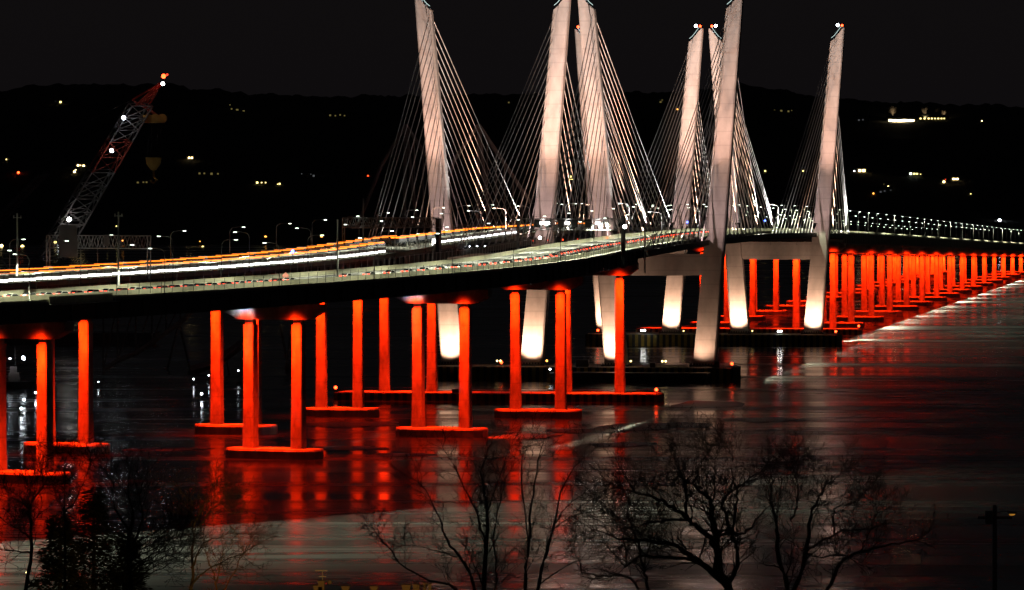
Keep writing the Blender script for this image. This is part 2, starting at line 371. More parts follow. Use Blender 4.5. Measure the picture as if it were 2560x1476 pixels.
ZB = 4.85; ZT = 129.0
def leg_edges(off_half_base, off_half_top, z):
    f = (z-ZB)/(ZT-ZB); c = off_half_base+(off_half_top-off_half_base)*f; w = 3.65+(2.6-3.65)*f; d = 3.3+(2.5-3.3)*f
    return c, w, d
def make_tower(s, off, hb, ht, label, left_beacon=True, lit=True):
    x, y, t = cl(s); base = at(s, off, 0); e = empty('bridge_tower', base, -t, label, 'bridge tower', 'towers of the cable-stayed bridges')
    zfun = zl if off else zr
    mw = Matrix.Translation(base) @ Matrix.Rotation(-t, 4, 'Z')
    for k in (-1, 1):                                     # local x = right
        mb = MB()
        rings = []
        for z in (ZB, 8, 20, 34, 46, 50, 70, 90, 110, 121, ZT):
            c, w, d = leg_edges(hb, ht, z)
            inner = c-w+(1.55 if z >= 50 else 0); outer = c+w; ch = .45
            zz_in = z if z < 125 else 125.2
            rings.append([(k*inner, -d+.01, zz_in), (k*(outer-ch), -d, z), (k*outer, -d+ch, z), (k*outer, d-ch, z), (k*(outer-ch), d, z), (k*inner, d, zz_in)][::k])
        mb.loft(rings)
        rib = []
        for z in (50, 70, 90, 110, 121, 124.8):
            c, w, d = leg_edges(hb, ht, z); i0 = c-w; i1 = c-w+1.54; d2 = d-.55
            zi = z if z < 124 else 123.6
            rib.append([(k*i0, -d2+.3, zi), (k*(i0+.3), -d2, zi), (k*i1, -d2, z), (k*i1, d2, z), (k*(i0+.3), d2, zi), (k*i0, d2-.3, zi)][::k])
        mb.loft(rib)
        c, w, d = leg_edges(hb, ht, ZB)
        lg = mb.build('leg', M['tower'], e)
        mb = MB()                                          # lit guard rail on the sloping top
        c, w, d = leg_edges(hb, ht, 126)
        p = [(k*(c-w+.2), -d*.9, 124.9), (k*(c-w+1.4), -d*.9, 125.9), (k*(c-w+2.6), -d*.9, 127.4), (k*(c+w-1.2), -d*.9, 129.4)]
        mb.tube(p, .07, 5); mb.build('lit_guard_rail', L['rail'], lg)
        mb = MB(); mb.box(k*(c+w-.9)-.3, k*(c+w-.9)+.3, -.3, .3, ZT-.3, ZT+.55); mb.tube([(k*(c+w-2.6), -.6, ZT-1.5), (k*(c+w-2.6), -.6, ZT+.7)], .08, 5); mb.build('beacon_mount', M['dark'], lg)
        mb = MB(); mb.ball((k*(c+w-.9), 0, ZT+1.0), .5); mb.build('red_beacon', L['red'], lg)
        mb = MB(); mb.ball((k*(c+w-2.6), -.6, ZT+1.1), .62); mb.build('white_beacon', L['cool'], lg)
        # plinth with bolt covers
        mb = MB(); c, w, d = leg_edges(hb, ht, ZB)
        mb.box(k*c-w-1, k*c+w+1, -d-1, d+1, 4.62, 5.5)
        for q in range(9): mb.box(k*c-w-.7+q*(2*w+.8)/8.3, k*c-w-.2+q*(2*w+.8)/8.3, -d-.95, -d-.6, 5.5, 6.0)
        mb.build('plinth', M['dark'], lg)
        # lamps that light this leg
        c0 = leg_edges(hb, ht, 6)[0]; c1 = leg_edges(hb, ht, 60)[0]; c2 = leg_edges(hb, ht, 95)[0]
        lit_base = .22 if (off == 0 and s == 0 and k == 1) else 1
        zd_ = zfun(s)
        spot('tower_base_flood', mw @ Vector((k*c0-(3 if lit_base < 1 else 0), -10.6, 5.6)), mw @ Vector((k*(c0+.8), -3.0, 15.5)), 6.2e4*lit_base, (1, .58, .38), 84, 1, .5)
        spot('tower_mid_flood', mw @ Vector((k*(c1-2), -26, zd_+1.5)), mw @ Vector((k*c2, -2.5, 95)), 1.1e5, (1, .48, .34), 41, 1, .3)
        spot('tower_low_flood', mw @ Vector((k*(c1-6), -24, zd_+1.5)), mw @ Vector((k*c1, -3, 62)), 1.6e4, (1, .68, .65), 130, 1, .4)
        spot('tower_high_flood', mw @ Vector((k*(c1-3), -60, zd_+2)), mw @ Vector((k*c2, -2.5, 104)), 1.0e5, (1, .83, .78), 50, .8, .4)
        spot('tower_inner_flood', mw @ Vector((-k*3, -4.0, zd_+3)), mw @ Vector((k*(c1-3), 0, 78)), 4.5e4, (1, .93, .9), 60, .8, .3)
    zc = 35.0; mb = MB()
    i0 = leg_edges(hb, ht, 39)[0]-3.1
    mb.loft([[(-i0, yy, zc+.2), (-i0*.5, yy, zc), (i0*.5, yy, zc), (i0, yy, zc+.2), (i0, yy, zc+7.2), (-i0, yy, zc+7.2)] for yy in (-2.6, 2.6)])
    mb.build('crossbeam', M['tower'], e)
    spot('crossbeam_flood', mw @ Vector((0, -15, 6)), mw @ Vector((0, -2.6, 38)), 1.0e4, (1, .6, .42), 70, .7, .4)
    # stay cables
    near_side, far_side = (-1, 1) if s == 0 else (1, -1)
    W = (WL if off else WR)+1.2
    for k in (-1, 1):
        for side in (-1, 1):
            back = (side == near_side)                     # side span: last cables bunch at the anchor pier
            for i in range(13):
                f = i/12
                zt = 64+57.5*f**.86
                c, w, d = leg_edges(hb, ht, zt)
                ds = 16+12.2*i if not back else min(15+13*i, 136+(i-9)*5.0 if i > 9 else 999)
                s1 = s+side*ds
                p0 = mw @ Vector((k*(c-w+.75), side*(d-.2), zt))
                p1 = at(s1, off-k*W, zfun(s1)-.2)
                dv = (p0-p1).normalized()
                mb = MB()
                mid = (p0+p1)/2-Vector((0, 0, .0022*(p0-p1).length))
                mb.tube([p1+dv*9, mid, p0], .145, 6, caps=False)
                mb.tube([p1+dv*1.2, p1+dv*9], .2, 6)
                mb.tube([p1-dv*1.5, p1+dv*1.2], .34, 6)
                o = mb.build('stay_cable', M['cable'], e, smooth=True); o.matrix_parent_inverse = mw.inverted()
    mb = MB()
    for k in (-1, 1):                                      # edge girders with anchor brackets between the towers
        pass
    return e
make_tower(0, AL, 13.3, 23.7, 'near tower of the left bridge, with the leftmost leaning leg')
make_tower(0, 0, 14.8, 25.1, 'near tower of the right bridge, its right leg half in shadow')
make_tower(366, AL, 13.3, 23.7, 'far tower of the left bridge, half hidden behind the near towers')
make_tower(366, 0, 14.8, 25.1, 'far tower of the right bridge, with the rightmost leaning leg')
# dark edge girders of the cable span, parts of the bridges
for t, off, zf, W in ((BR, 0, zr, WR), (BL, AL, zl, WL)):
    for k in (-1, 1):
        mb = MB(); sweep(mb, -150, 516, 20, off, zf, rect(k*(W+.2) if k > 0 else k*(W+2.0), k*(W+2.0) if k > 0 else k*(W+.2), -2.4, -.7))
        mb.build('edge_girder', M['steel'], t)
    mb = MB(); s = -150
    while s < 516:
        sweep(mb, s, s+.8, 1, off, zf, rect(-W+1, W-1, -2.9, -.56)); s += 9.3
    mb.build('floor_beams', M['steel'], t)

# black work barge moored in front of the near tower foundation
x, y, t = cl(0)
e = empty('work_barge', at(-19, 7.5, 0), -t, 'long black flat barge moored in front of the near tower foundation', 'barge')
mb = MB(); mb.loft([[(-25, yy, -1), (25, yy, -1), (26, yy, 3.4), (-26, yy, 3.4)] for yy in (-5, 5)]); mb.build('hull', M['dark'], e)
mb = MB(); mb.box(-26, 26, -5.2, -5.0, 3.2, 3.55); mb.build('rubbing_strake', M['rust'], e)
def gear(s, a, z, w, h, d, label):
    e = empty('generator', at(s, a, z), -cl(s)[2], label, 'generator', 'site generators')
    mb = MB(); mb.box(-w/2, w/2, -d/2, d/2, .25, h); mb.build('housing', M['dark'], e)
    mb = MB(); mb.box(-w/2+.1, w/2-.1, -d/2+.1, d/2-.1, .0, .25); mb.build('skid', M['steel'], e)
    mb = MB(); mb.tube([(w*.3, 0, h), (w*.3, 0, h+.8), (w*.3+.3, 0, h+.95)], .09, 6); mb.build('exhaust', M['dark'], e)
gear(-9, 25, 4.85, 4.2, 2.3, 2, 'larger dark generator on the near tower foundation, by the third leg')
gear(-9, 30.5, 4.85, 2, 1.7, 1.6, 'small dark generator beside the larger one on the near tower foundation')
gear(-9, 1.5, 4.85, 1.8, 1.5, 1.6, 'dark generator in the middle of the near tower foundation, left of the shadowed leg')
gear(-9, -20, 4.85, 1.5, 2.0, 1.5, 'dark generator near the right corner of the near tower foundation')
gear(-163, 40, 2.55, 4, 1.2, 1.8, 'low generator on the striped base between the red piers')

# small site lamps on foundations and barges
def site_lamp(pos, m, r, label, h=1.5, two=False):
    e = empty('site_lamp', pos, 0, label, 'work lamp', 'small site lamps')
    mb = MB(); mb.tube([(0, 0, 0), (0, 0, h)], .06, 5); mb.build('mast', M['dark'], e)
    for q in ((-.55, .55) if two else (0,)):
        mb = MB(); mb.ball((q, 0, h+r*.6), r); mb.build('lens', L[m], e)
def site_px(xs, ys, d, m, r, label, two=False, base=None):
    p = px(xs, ys, d); z = base if base is not None else p.z-1.5
    site_lamp((p.x, p.y, z), m, r, label, max(.3, p.z-z), two)
site_px(1367, 904, 1617, 'amber', .35, 'small amber lamp right of the second near leg', base=4.85)
site_px(1577, 905, 1617, 'yell', .35, 'small yellowish lamp by the third near leg', base=4.85)
site_px(1660, 905, 1618, 'warm', .3, 'twin pale lamp in the middle of the near tower foundation', True, base=4.85)
site_px(1247, 904, 1622, 'warm', .3, 'twin pale lamp right of the leftmost near leg', True, base=4.85)
site_px(1608, 828, 1975, 'white', .4, 'twin white lamp at the left of the far tower foundation', True, base=4.85)
site_px(1709, 829, 1975, 'yell', .3, 'small yellow lamp right of the first far leg', base=4.85)
site_px(1949, 830, 1972, 'white', .38, 'twin white lamp left of the rightmost far leg', True, base=4.85)
site_px(1881, 829, 1973, 'yell', .3, 'small yellow lamp between the two right far legs', base=4.85)
site_px(1375, 925, 1600, 'cool', .3, 'bluish lamp on the edge of the near tower foundation', base=3.4)

# ------------------------------------------------------------------ street lamps
def proto_lamp():
    e = empty('street_lamp', (0, 0, 0), 0, 'x', 'street lamp')
    mb = MB(); pts = [(0, 0, 0), (0, 0, 5), (.02, 0, 8.6)]
    for k in range(6):
        a = math.pi/2*k/5; pts.append((1.4-1.4*math.cos(a)+.02, 0, 8.6+1.3*math.sin(a)))
    pts += [(2.4, 0, 10.02), (3.6, 0, 10.05)]
    mb.tube(pts, [.11, .1]+[.085]*(len(pts)-2), 6); mb.box(-.3, .3, -.3, .3, -.35, .02); mb.build('pole', M['pole'], e)
    mb = MB(); mb.box(3.4, 4.3, -.22, .22, 10.0, 10.18); h = mb.build('lamp_head', M['galv'], e)
    mb = MB(); mb.box(3.5, 4.25, -.2, .2, 9.9, 9.995); mb.build('lens', L['street'], h)
    return e
PL = proto_lamp(); first = [True]
SC = (.97, 1, .70)
def luminaire(power, lo, hi, cone):
    # a road luminaire with its photometric cut-off: little light falls behind the pole
    l = bpy.data.lights.new('road_luminaire', 'SPOT'); l.energy = power; l.color = SC; l.spot_size = rad(cone); l.spot_blend = .12; l.shadow_soft_size = .05
    l.use_nodes = True; nt = l.node_tree; em = nt.nodes['Emission']
    tc = nt.nodes.new('ShaderNodeTexCoord'); sx = nt.nodes.new('ShaderNodeSeparateXYZ'); nt.links.new(tc.outputs['Normal'], sx.inputs[0])
    ab = nt.nodes.new('ShaderNodeMath'); ab.operation = 'ABSOLUTE'; nt.links.new(sx.outputs['Z'], ab.inputs[0])
    pw = nt.nodes.new('ShaderNodeMath'); pw.operation = 'POWER'; nt.links.new(ab.outputs[0], pw.inputs[0]); pw.inputs[1].default_value = -2.0   # batwing lens: even light along the road
    out = pw.outputs[0]
    dv = nt.nodes.new('ShaderNodeMath'); dv.operation = 'DIVIDE'; nt.links.new(sx.outputs['X'], dv.inputs[0]); nt.links.new(ab.outputs[0], dv.inputs[1])
    for v0, v1 in (lo, hi):                            # cut-off behind the pole and across the road
        mr = nt.nodes.new('ShaderNodeMapRange'); mr.inputs['From Min'].default_value = v0; mr.inputs['From Max'].default_value = v1
        nt.links.new(dv.outputs[0], mr.inputs['Value'])
        mu = nt.nodes.new('ShaderNodeMath'); mu.operation = 'MULTIPLY'; nt.links.new(mr.outputs['Result'], mu.inputs[0]); nt.links.new(out, mu.inputs[1]); out = mu.outputs[0]
    nt.links.new(out, em.inputs['Strength'])
    return l
luminaires = {}
rows = [('outer edge of the right-hand deck', 0, -WR-.25, zr, 1, -503), ('inner edge of the right-hand deck', 0, WR+.2, zr, -1, -526), ('inner edge of the left-hand deck', AL, -WL-.2, zl, 1, -544), ('outer edge of the left-hand deck', AL, WL+.2, zl, -1, -483)]
STEP = 49.0
for where, off, a, zf, sg, s0 in rows:
    k = 0; s = s0-7*STEP
    while s < 1950:
        if True:
            p = at(s, off+a, zf(s)+.15); ang = -cl(s)[2] + (math.pi if sg > 0 else 0)
            vis = -60 < 1280+F*p.x/p.y < 2620
            if vis:
                e = PL if first[0] else copy_tree(PL)
                first[0] = False
                e.location = p; e.rotation_euler = (0, 0, ang)
                e['label'] = 'gooseneck street lamp on the %s, %s from the near end' % (where, nth(k)); e['group'] = 'street lamps on the bridges'
                k += 1
            if (vis or s < 0) and s > SN:
                hd = at(s, off+a+sg*3.9, zf(s)+9.9)
                if s < 700 or k % 2:
                    far = s > 140 and a < 0 and off == 0; shore = -740 < s < -590 and off == 0 and a > 0
                    if s < -740 or (a < 0 or off) and min(abs(s), abs(s-366)) < 15 or (off and abs(s+188) < 14): s += STEP; continue
                    if far: hd = at(s, off+a+sg*1.6, zf(s)+9.7)
                    key = (off, shore, far, s > 700, s > 390)
                    if key not in luminaires:
                        luminaires[key] = luminaire((11500 if off == 0 else 4600)*(3.4 if shore else 1)*(2 if s > 700 else 1)*((.75 if s > 390 else .4) if far else 1), (-2.6, -1.0) if far else (-.42, -.32), (5.2, 4.2) if shore else (2.0, 1.85), 161 if shore else 150)
                    lo = bpy.data.objects.new('street_lamp_beam', luminaires[key]); col.objects.link(lo)
                    lo.location = hd-Vector((0, 0, .1)); lo.rotation_euler = (0, 0, ang)
        s += STEP

# ------------------------------------------------------------------ vehicles on the decks
def proto_car(kind, paint):
    e = empty('car', (0, 0, 0), 0, 'x', 'car')
    mb = MB()                                              # local +y is forward
    prof = [(-2.25, .35), (2.2, .35), (2.3, .65), (2.15, .82), (1.05, .98), (.45, 1.42), (-1.0, 1.45), (-1.75, 1.02), (-2.25, .95)]
    mb.loft([[(xx*(1 if z < 1 else .86), y, z) for y, z in prof] for xx in (-.9, .9)]); mb.build('body', paint, e)
    mb = MB()
    for sx in (-1, 1): mb.poly([(sx*.915, .85, 1.0), (sx*.80, .38, 1.36), (sx*.80, -.95, 1.38), (sx*.915, -1.5, 1.02)], [(0, 1, 2, 3)])
    mb.poly([(-.72, 1.06, 1.0), (.72, 1.06, 1.0), (.66, .50, 1.40), (-.66, .50, 1.40)], [(0, 1, 2, 3)])
    mb.poly([(-.72, -1.78, 1.05), (.72, -1.78, 1.05), (.66, -1.06, 1.44), (-.66, -1.06, 1.44)], [(0, 1, 2, 3)]); mb.build('window', M['glass'], e)
    for sx in (-1, 1):
        if kind == 'head':
            mb = MB(); mb.ball((sx*.66, 2.2, .72), .22, sq=(1.35, .5, .75)); mb.build('headlight', L['head'], e)
        else:
            mb = MB(); mb.box(sx*.62-.28, sx*.62+.28, -2.36, -2.2, .72, 1.0); mb.build('tail_light', L[kind], e)
        for y in (-1.4, 1.4):
            mb = MB(); mb.tube([(sx*.72, y, .32), (sx*.92, y, .32)], .32, 10); mb.build('wheel', M['tyre'], e)
    return e
cars = {}
def traffic(off, a, zf, s0, s1, gap, kind, toward, label, group):
    s = s0; RR = random.Random(int(s0*3+a*7+off))
    paints = ['body', 'bodyd', 'bodyr', 'body']
    n = 0
    while s < s1:
        pn = RR.choice(paints) if kind != 'head' else RR.choice(['body', 'body', 'bodyd'])
        key = (kind, pn)
        p = at(s, off+a+RR.uniform(-.12, .12), zf(s))
        if -40 < 1280+F*p.x/p.y < 2600:
            if key not in cars: cars[key] = e = proto_car(kind, M[pn])
            else: e = copy_tree(cars[key])
            e.location = p+Vector((0, 0, .01)); e.rotation_euler = (0, 0, -cl(s)[2]+(math.pi if toward else 0))
            e['label'] = label; e['group'] = group
        s += gap*RR.uniform(.86, 1.14)
def proto_trail_bus():  # added bus whose glowing window strips imitate the white light trail
    e = empty('trail_bus', (0, 0, 0), 0, 'x', 'bus'); mb = MB()
    mb.loft([[(-1.22, y, .3), (1.22, y, .3), (1.25, y, 1.0), (1.22, y, 2.75), (1.05, y, 2.95), (-1.05, y, 2.95), (-1.22, y, 2.75), (-1.25, y, 1.0)] for y in (-6, 5.8)] + [[(-1.1, 6, .4), (1.1, 6, .4), (1.15, 6, 1.0), (1.1, 6, 2.6), (1.0, 6, 2.8), (-1.0, 6, 2.8), (-1.1, 6, 2.6), (-1.15, 6, 1.0)]])
    mb.build('body', M['body'], e)
    for sx in (-1, 1):
        mb = MB(); mb.box(min(sx*1.2, sx*1.275), max(sx*1.2, sx*1.275), -5.7, 5.75, 1.3, 1.85); mb.build('window', L['bus'], e)
        mb = MB(); mb.ball((sx*.85, 6.0, .75), .24, sq=(1.2, .4, .8)); mb.build('headlight', L['head'], e)
        for y in (-3.4, 3.6):
            mb = MB(); mb.tube([(sx*.95, y, .48), (sx*1.26, y, .48)], .48, 12); mb.build('wheel', M['tyre'], e)
    mb = MB(); mb.box(-1.05, 1.05, 5.97, 6.03, 1.1, 2.45); mb.build('windscreen', L['bus'], e)
    return e
def proto_trail_truck(z0, z1):  # added lorry carrying an unbroken amber strip that imitates a light trail
    e = empty('lorry', (0, 0, 0), 0, 'x', 'lorry'); mb = MB()
    mb.box(-1.25, 1.25, -6.5, 4.6, 1.05, z1+.12); mb.build('box_body', M['bodyd'], e)
    mb = MB(); mb.loft([[(-1.15, 4.9, .5), (-1.15, 7.0, .5), (-1.15, 7.0, 1.8), (-1.15, 6.5, 2.5), (-1.15, 4.9, 2.5)], [(1.15, 4.9, .5), (1.15, 7.0, .5), (1.15, 7.0, 1.8), (1.15, 6.5, 2.5), (1.15, 4.9, 2.5)]]); mb.build('cab', M['bodyd'], e)
    mb = MB(); mb.box(-.5, .5, -6.4, 6.6, .6, 1.05); mb.build('chassis', M['dark'], e)
    for sx in (-1, 1):
        mb = MB(); mb.box(min(sx*1.24, sx*1.3), max(sx*1.24, sx*1.3), -6.5, 4.6, z0, z1); mb.build('marker_light', L['ambtrail'], e)  # strip added for the glow of the amber trail, not separate marker lamps
        for y in (-5.2, -4.1, 5.6):
            mb = MB(); mb.tube([(sx*.9, y, .5), (sx*1.2, y, .5)], .5, 12); mb.build('wheel', M['tyre'], e)
    mb = MB(); mb.box(-1.24, 1.24, -6.56, -6.5, z0, z1); mb.build('marker_light', L['ambtrail'], e)
    return e
def convoy(proto, a, s0, s1, gap, toward, label, group):
    s = s0; n = 0; first = True
    while s < s1:
        p = at(s, AL+a, zl(s))
        if -120 < 1280+F*p.x/p.y < 2600:
            e = proto if first else copy_tree(proto); first = False
            e.location = p+Vector((0, 0, .01)); e.rotation_euler = (0, 0, -cl(s)[2]+(math.pi if toward else 0))
            e['label'] = label % nth(n); e['group'] = group; n += 1
        s += gap
convoy(proto_trail_bus(), -9.0, -555, -250, 12.5, True, 'stand-in bus for the white light trail on the left bridge, %s from left', 'stand-in buses for the white light trail')
convoy(proto_trail_bus(), -8.2, -150, 0, 12.5, True, 'stand-in bus for the white light trail by the left tower, %s past the gantry', 'stand-in buses for the light trail near the left tower')
convoy(proto_trail_truck(2.15, 2.5), 3.2, -520, -185, 14.3, False, 'stand-in lorry for the thick amber light trail, middle lane, %s from the left', 'stand-in lorries for the thick amber light trail')
convoy(proto_trail_truck(2.75, 2.95), 10.2, -490, -120, 14.3, False, 'stand-in lorry for the thin amber light trail, farthest lane, %s from the left', 'stand-in lorries for the thin amber light trail')
convoy(proto_trail_truck(2.4, 2.85), 6.0, -140, 330, 16.3, False, 'stand-in lorry for the amber light trail among the towers, %s after the gantry', 'stand-in lorries for the amber light trail by the towers')
traffic(0, -6.2, zr, -640, -480, 5.6, 'tail', False, 'car with red tail lights at the left end of the nearer deck', 'cars with red tail lights at the left end')
traffic(0, -5.6, zr, -450, -262, 12, 'tail', False, 'car with red tail lights spaced out along the nearer deck', 'spaced cars with red tail lights')
traffic(0, -3.4, zr, -258, 120, 6.2, 'tail', False, 'car with red tail lights in the dense queue passing the near towers', 'queue of red tail lights by the near towers')

sA, sB = s_at(130, -WR-1), s_at(288, -WR-1)
e = empty('work_platform', at(sA, -WR-1, zr(sA)), 0, 'pale scaffold platform hung on the outer edge of the nearer deck at the left', 'platform'); inv = Matrix.Translation(-Vector(e.location))
mb = MB(); sweep(mb, sA, sB, 5, 0, zr, rect(-WR-2.2, -WR-.3, -.9, -.75)); o = mb.build('deck_boards', M['path'], e); o.matrix_parent_inverse = inv
mb = MB(); sweep(mb, sA, sB, 5, 0, zr, rect(-WR-.28, -WR-.2, -.7, .9)); o = mb.build('back_panel', M['barrier'], e); o.matrix_parent_inverse = inv
mb = MB(); s = sA
while s <= sB:
    mb.tube([at(s, -WR-2.15, zr(s)-.75), at(s, -WR-2.15, zr(s)+.5)], .05, 4); mb.tube([at(s, -WR-.5, zr(s)-.9), at(s, -WR-2.1, zr(s)-.9)], .06, 4); s += 3.0
for z in (-.1, .5): sweep(mb, sA, sB, 5, 0, zr, rect(-WR-2.18, -WR-2.12, z-.03, z+.03))
o = mb.build('guard_rail', M['galv'], e); o.matrix_parent_inverse = inv
# ------------------------------------------------------------------ overhead gantries
def truss(mb, p0, p1, h, d, n, r=.09):
    p0, p1 = Vector(p0), Vector(p1); u = (p1-p0)/n; o = Vector((0, 0, h)); w = u.normalized().cross(Vector((0, 0, 1)))*d
    for q in (Vector(), w):
        mb.tube([p0+q, p1+q], r*1.4, 5); mb.tube([p0+q+o, p1+q+o], r*1.4, 5)
        for k in range(n):
            a = p0+u*k+q
            mb.tube([a, a+u/2+o], r, 4); mb.tube([a+u/2+o, a+u], r, 4)
        for k in range(0, n+1, 2): mb.tube([p0+u*k+q, p0+u*k+q+o], r, 4)
    for k in range(n+1): mb.tube([p0+u*k, p0+u*k+w], r, 4); mb.tube([p0+u*k+o, p0+u*k+w+o], r, 4)
def gantry(s, off, W, zf, hb, ht, label, posts=(True, True), post_top=None, deep=1.6, tower=False):
    e = empty('sign_gantry', at(s, off, zf(s)), -cl(s)[2], label, 'gantry', 'overhead gantries')
    mb = MB(); truss(mb, (-W, 0, hb), (W, 0, hb), ht-hb, -deep, 14, .1); mb.build('truss', M['galv'], e)
    for k, on in zip((-1, 1), posts):
        if on:
            mb = MB()
            for yy in (0, deep): mb.tube([(k*W, yy, -1.5), (k*W, yy, post_top or ht)], .2, 6)
            for z in range(0, int(ht), 2): mb.tube([(k*W, 0, z), (k*W, deep, z+1.6)], .07, 4)
            mb.build('post', M['galv'], e)
    return e
g1 = gantry(-462, AL, WL+1, zl, 7.5, 10.6, 'lattice sign gantry over the left bridge at the left edge of the photo')
mb = MB(); mb.box(-10.2, -5.2, -.5, -.3, 5.2, 13.2); mb.build('sign_panel', M['sign'], g1)
mb = MB(); mb.box(2.2, 3.6, -.45, -.3, 8, 10.4); mb.build('sign_panel', M['sign'], g1)
g2 = gantry(-188, AL, WL+1.2, zl, 6.8, 9.6, 'dense toll gantry with cameras over the left bridge, before the leftmost tower leg', deep=3.5)
mb = MB(); RR = random.Random(5)
for k in range(150):
    xx = RR.uniform(-13.5, 13.5); zz = RR.uniform(6.3, 9.8); yy = RR.uniform(-.3, 3.4); q = RR.uniform(.08, .28)
    mb.box(xx-q, xx+q, yy-q, yy+q, zz-q, zz+q)
mb.build('camera', M['sign'], g2)
mb = MB(); mb.box(13.9, 15.0, -.4, 3.4, -3, 9.4); mb.build('equipment_cabinet', M['dark'], g2)
g3 = gantry(-205, 0, WR+1, zr, 6.6, 9.8, 'toll gantry with dark sign boxes and bright lamps over the nearer deck, before the towers', deep=2.5)
for xx in (-9.5, -6.3, -2.5, 1.4, 5.4):
    mb = MB(); mb.box(xx-.9, xx+.9, -.5, .4, 7.3, 9.6); mb.build('sign_box', M['dark'], g3)
mb = MB(); mb.box(WR+.6, WR+1.5, -.4, 2.6, -4.5, 10.6); mb.build('equipment_cabinet', M['dark'], g3)
for xx, zz in ((-8, 8.6), (-6.5, 8.6), (-.6, 8.6), (8.4, 8.5)):
    mb = MB(); mb.box(xx-.6, xx+.6, -.7, -.4, zz-.35, zz+.35); mb.build('floodlight', L['white'], g3)
# tall plain poles
def mast(xs, y0, y1, d, label, base=None, head=True):
    top = px(xs, y1, d); bot = px(xs, y0, d); h = top.z-bot.z
    e = empty('pole', bot, 0, label, 'pole', 'tall plain poles')
    mb = MB(); mb.tube([(0, 0, 0), (0, 0, h*.5), (0, 0, h)], [.26, .22, .17], 8); mb.build('shaft', M['galv'], e)
    if head:
        mb = MB(); mb.box(-.9, .9, -.1, .1, h-1.0, h-.85)
        for q in (-.8, .8): mb.box(q-.12, q+.12, -.15, .15, h-1.1, h-.4)
        mb.build('camera_bracket', M['galv'], e)
mast(296, 716, 530, 1090, 'tall pole with a camera bracket standing by the left gantry')
mast(844, 752, 549, 1165, 'tall pole rising in front of the decks left of the leftmost tower leg', head=False)
mast(43, 690, 534, 1080, 'tall pole near the left edge of the photo')
mast(908, 600, 496, 1420, 'tall thin pole left of the stay cables', head=False)
mast(1612, 682, 553, 1390, 'tall pole at the end of the toll gantry on the nearer deck', head=False)
# orange road sign
p = at(-515, WR-1, zr(-515)); p = px(714, 690, 1150)
e = empty('road_sign', p-Vector((0, 0, 1.4)), 0, 'small orange diamond road works sign on the nearer deck', 'road sign')
mb = MB(); mb.tube([(0, .05, -1), (0, .05, 1.4)], .05, 5); mb.build('post', M['galv'], e)
mb = MB(); mb.poly([(0, -.05, .5), (.9, -.05, 1.4), (0, -.05, 2.3), (-.9, -.05, 1.4), (0, .02, .5), (.9, .02, 1.4), (0, .02, 2.3), (-.9, .02, 1.4)], [(0,1,2,3), (7,6,5,4), (0,4,5,1), (1,5,6,2), (2,6,7,3), (3,7,4,0)]); mb.build('panel', M['orange'], e)
# coloured lamps on the decks
def deck_lamp(xs, ys, d, m, r, label, cat='work lamp', two=0, group=None):
    p = px(xs, ys, d); e = empty('deck_lamp', p-Vector((0, 0, 1.6)), 0, label, cat, group)
    mb = MB(); mb.tube([(0, 0, -1.5), (0, 0, 1.4)], .07, 5); mb.build('stand', M['dark'], e)
    for q in ([0] if not two else [k*two*d/F for k in (-1, 1)]):
        mb = MB(); mb.ball((q, 0, 1.6), r); mb.build('lens', L[m], e)
deck_lamp(732, 629, 1245, 'blue', .42, 'blue flashing lamp on the left bridge amid the orange lamps', 'beacon')
deck_lamp(1719, 556, 1850, 'blue', .4, 'blue lamp between the far towers and the near shadowed leg', 'beacon')
deck_lamp(1912, 552, 1950, 'blue', .4, 'blue lamp by the blue-tinted stay cables', 'beacon')
deck_lamp(1463, 580, 1915, 'white', .75, 'twin dazzling white work lamp behind the toll gantry', two=10)
deck_lamp(1562, 567, 1392, 'white', .55, 'round white work lamp at the right of the toll gantry')
deck_lamp(1350, 595, 1430, 'white', .45, 'white work lamp below the left end of the toll gantry')
deck_lamp(1861, 578, 1985, 'white', .8, 'dazzling white lamp right of the shadowed leg')
deck_lamp(1882, 575, 1990, 'white', .5, 'twin white lamp next to the dazzling one right of the shadowed leg', two=6)
deck_lamp(2120, 581, 2150, 'white', .75, 'bright white lamp where the last stay cables meet the deck')
deck_lamp(2095, 580, 2130, 'white', .4, 'twin white lamp right of the rightmost tower leg', two=9)
deck_lamp(1927, 594, 1950, 'green', .38, 'green navigation lamp under the deck between the far legs', 'navigation light')
deck_lamp(1992, 594, 1950, 'red', .42, 'red navigation lamp under the deck by the rightmost leg', 'navigation light')
deck_lamp(1684, 594, 1590, 'amber', .3, 'amber lamp on the nearer deck left of the shadowed leg')
RR = random.Random(11)
for i in range(7):
    deck_lamp(1296+i*37, 604-i*1.5, 1590, 'dimred' if i % 3 else 'red', .2, 'small red lamp on the edge of the left bridge, %s from left' % nth(i), 'marker light', group='red lamps along the left bridge edge')
for i in range(4):
    deck_lamp(1155+i*19, 617-i*.6, 1500, 'cool', .16, 'small bluish lamp at the foot of the left stay cables, %s from the left' % nth(i), 'marker light', group='bluish lamps at the cable feet')
# blue light that tints the cables on the right
spot('blue_beam', at(182, -WR-2.6, zr(182)+1.0), at(95, -18, 80), 4e6, (.05, .08, 1), 12, .8, .2)
# cable lamps along the deck edges
for off, zf, W in ((0, zr, WR), (AL, zl, WL)):
    for s0, sd in ((-128, 1), (-62, 1), (75, -1), (150, -1), (290, 1), (228, 1), (440, -1), (500, -1)):
        for k in (-1, 1):
            p = at(s0, off-k*(W+.4), zf(s0)+1.3); tgt = at(s0+sd*40, off-k*(W+4), 92)
            warm = (s0 in (-62, 75, 290, 440))
            spot('cable_flood', p, tgt, 1.6e5 if s0 < 200 else 2.0e5, (1, .55, .36) if warm else (1, .93, .88), 75, .8, .3)

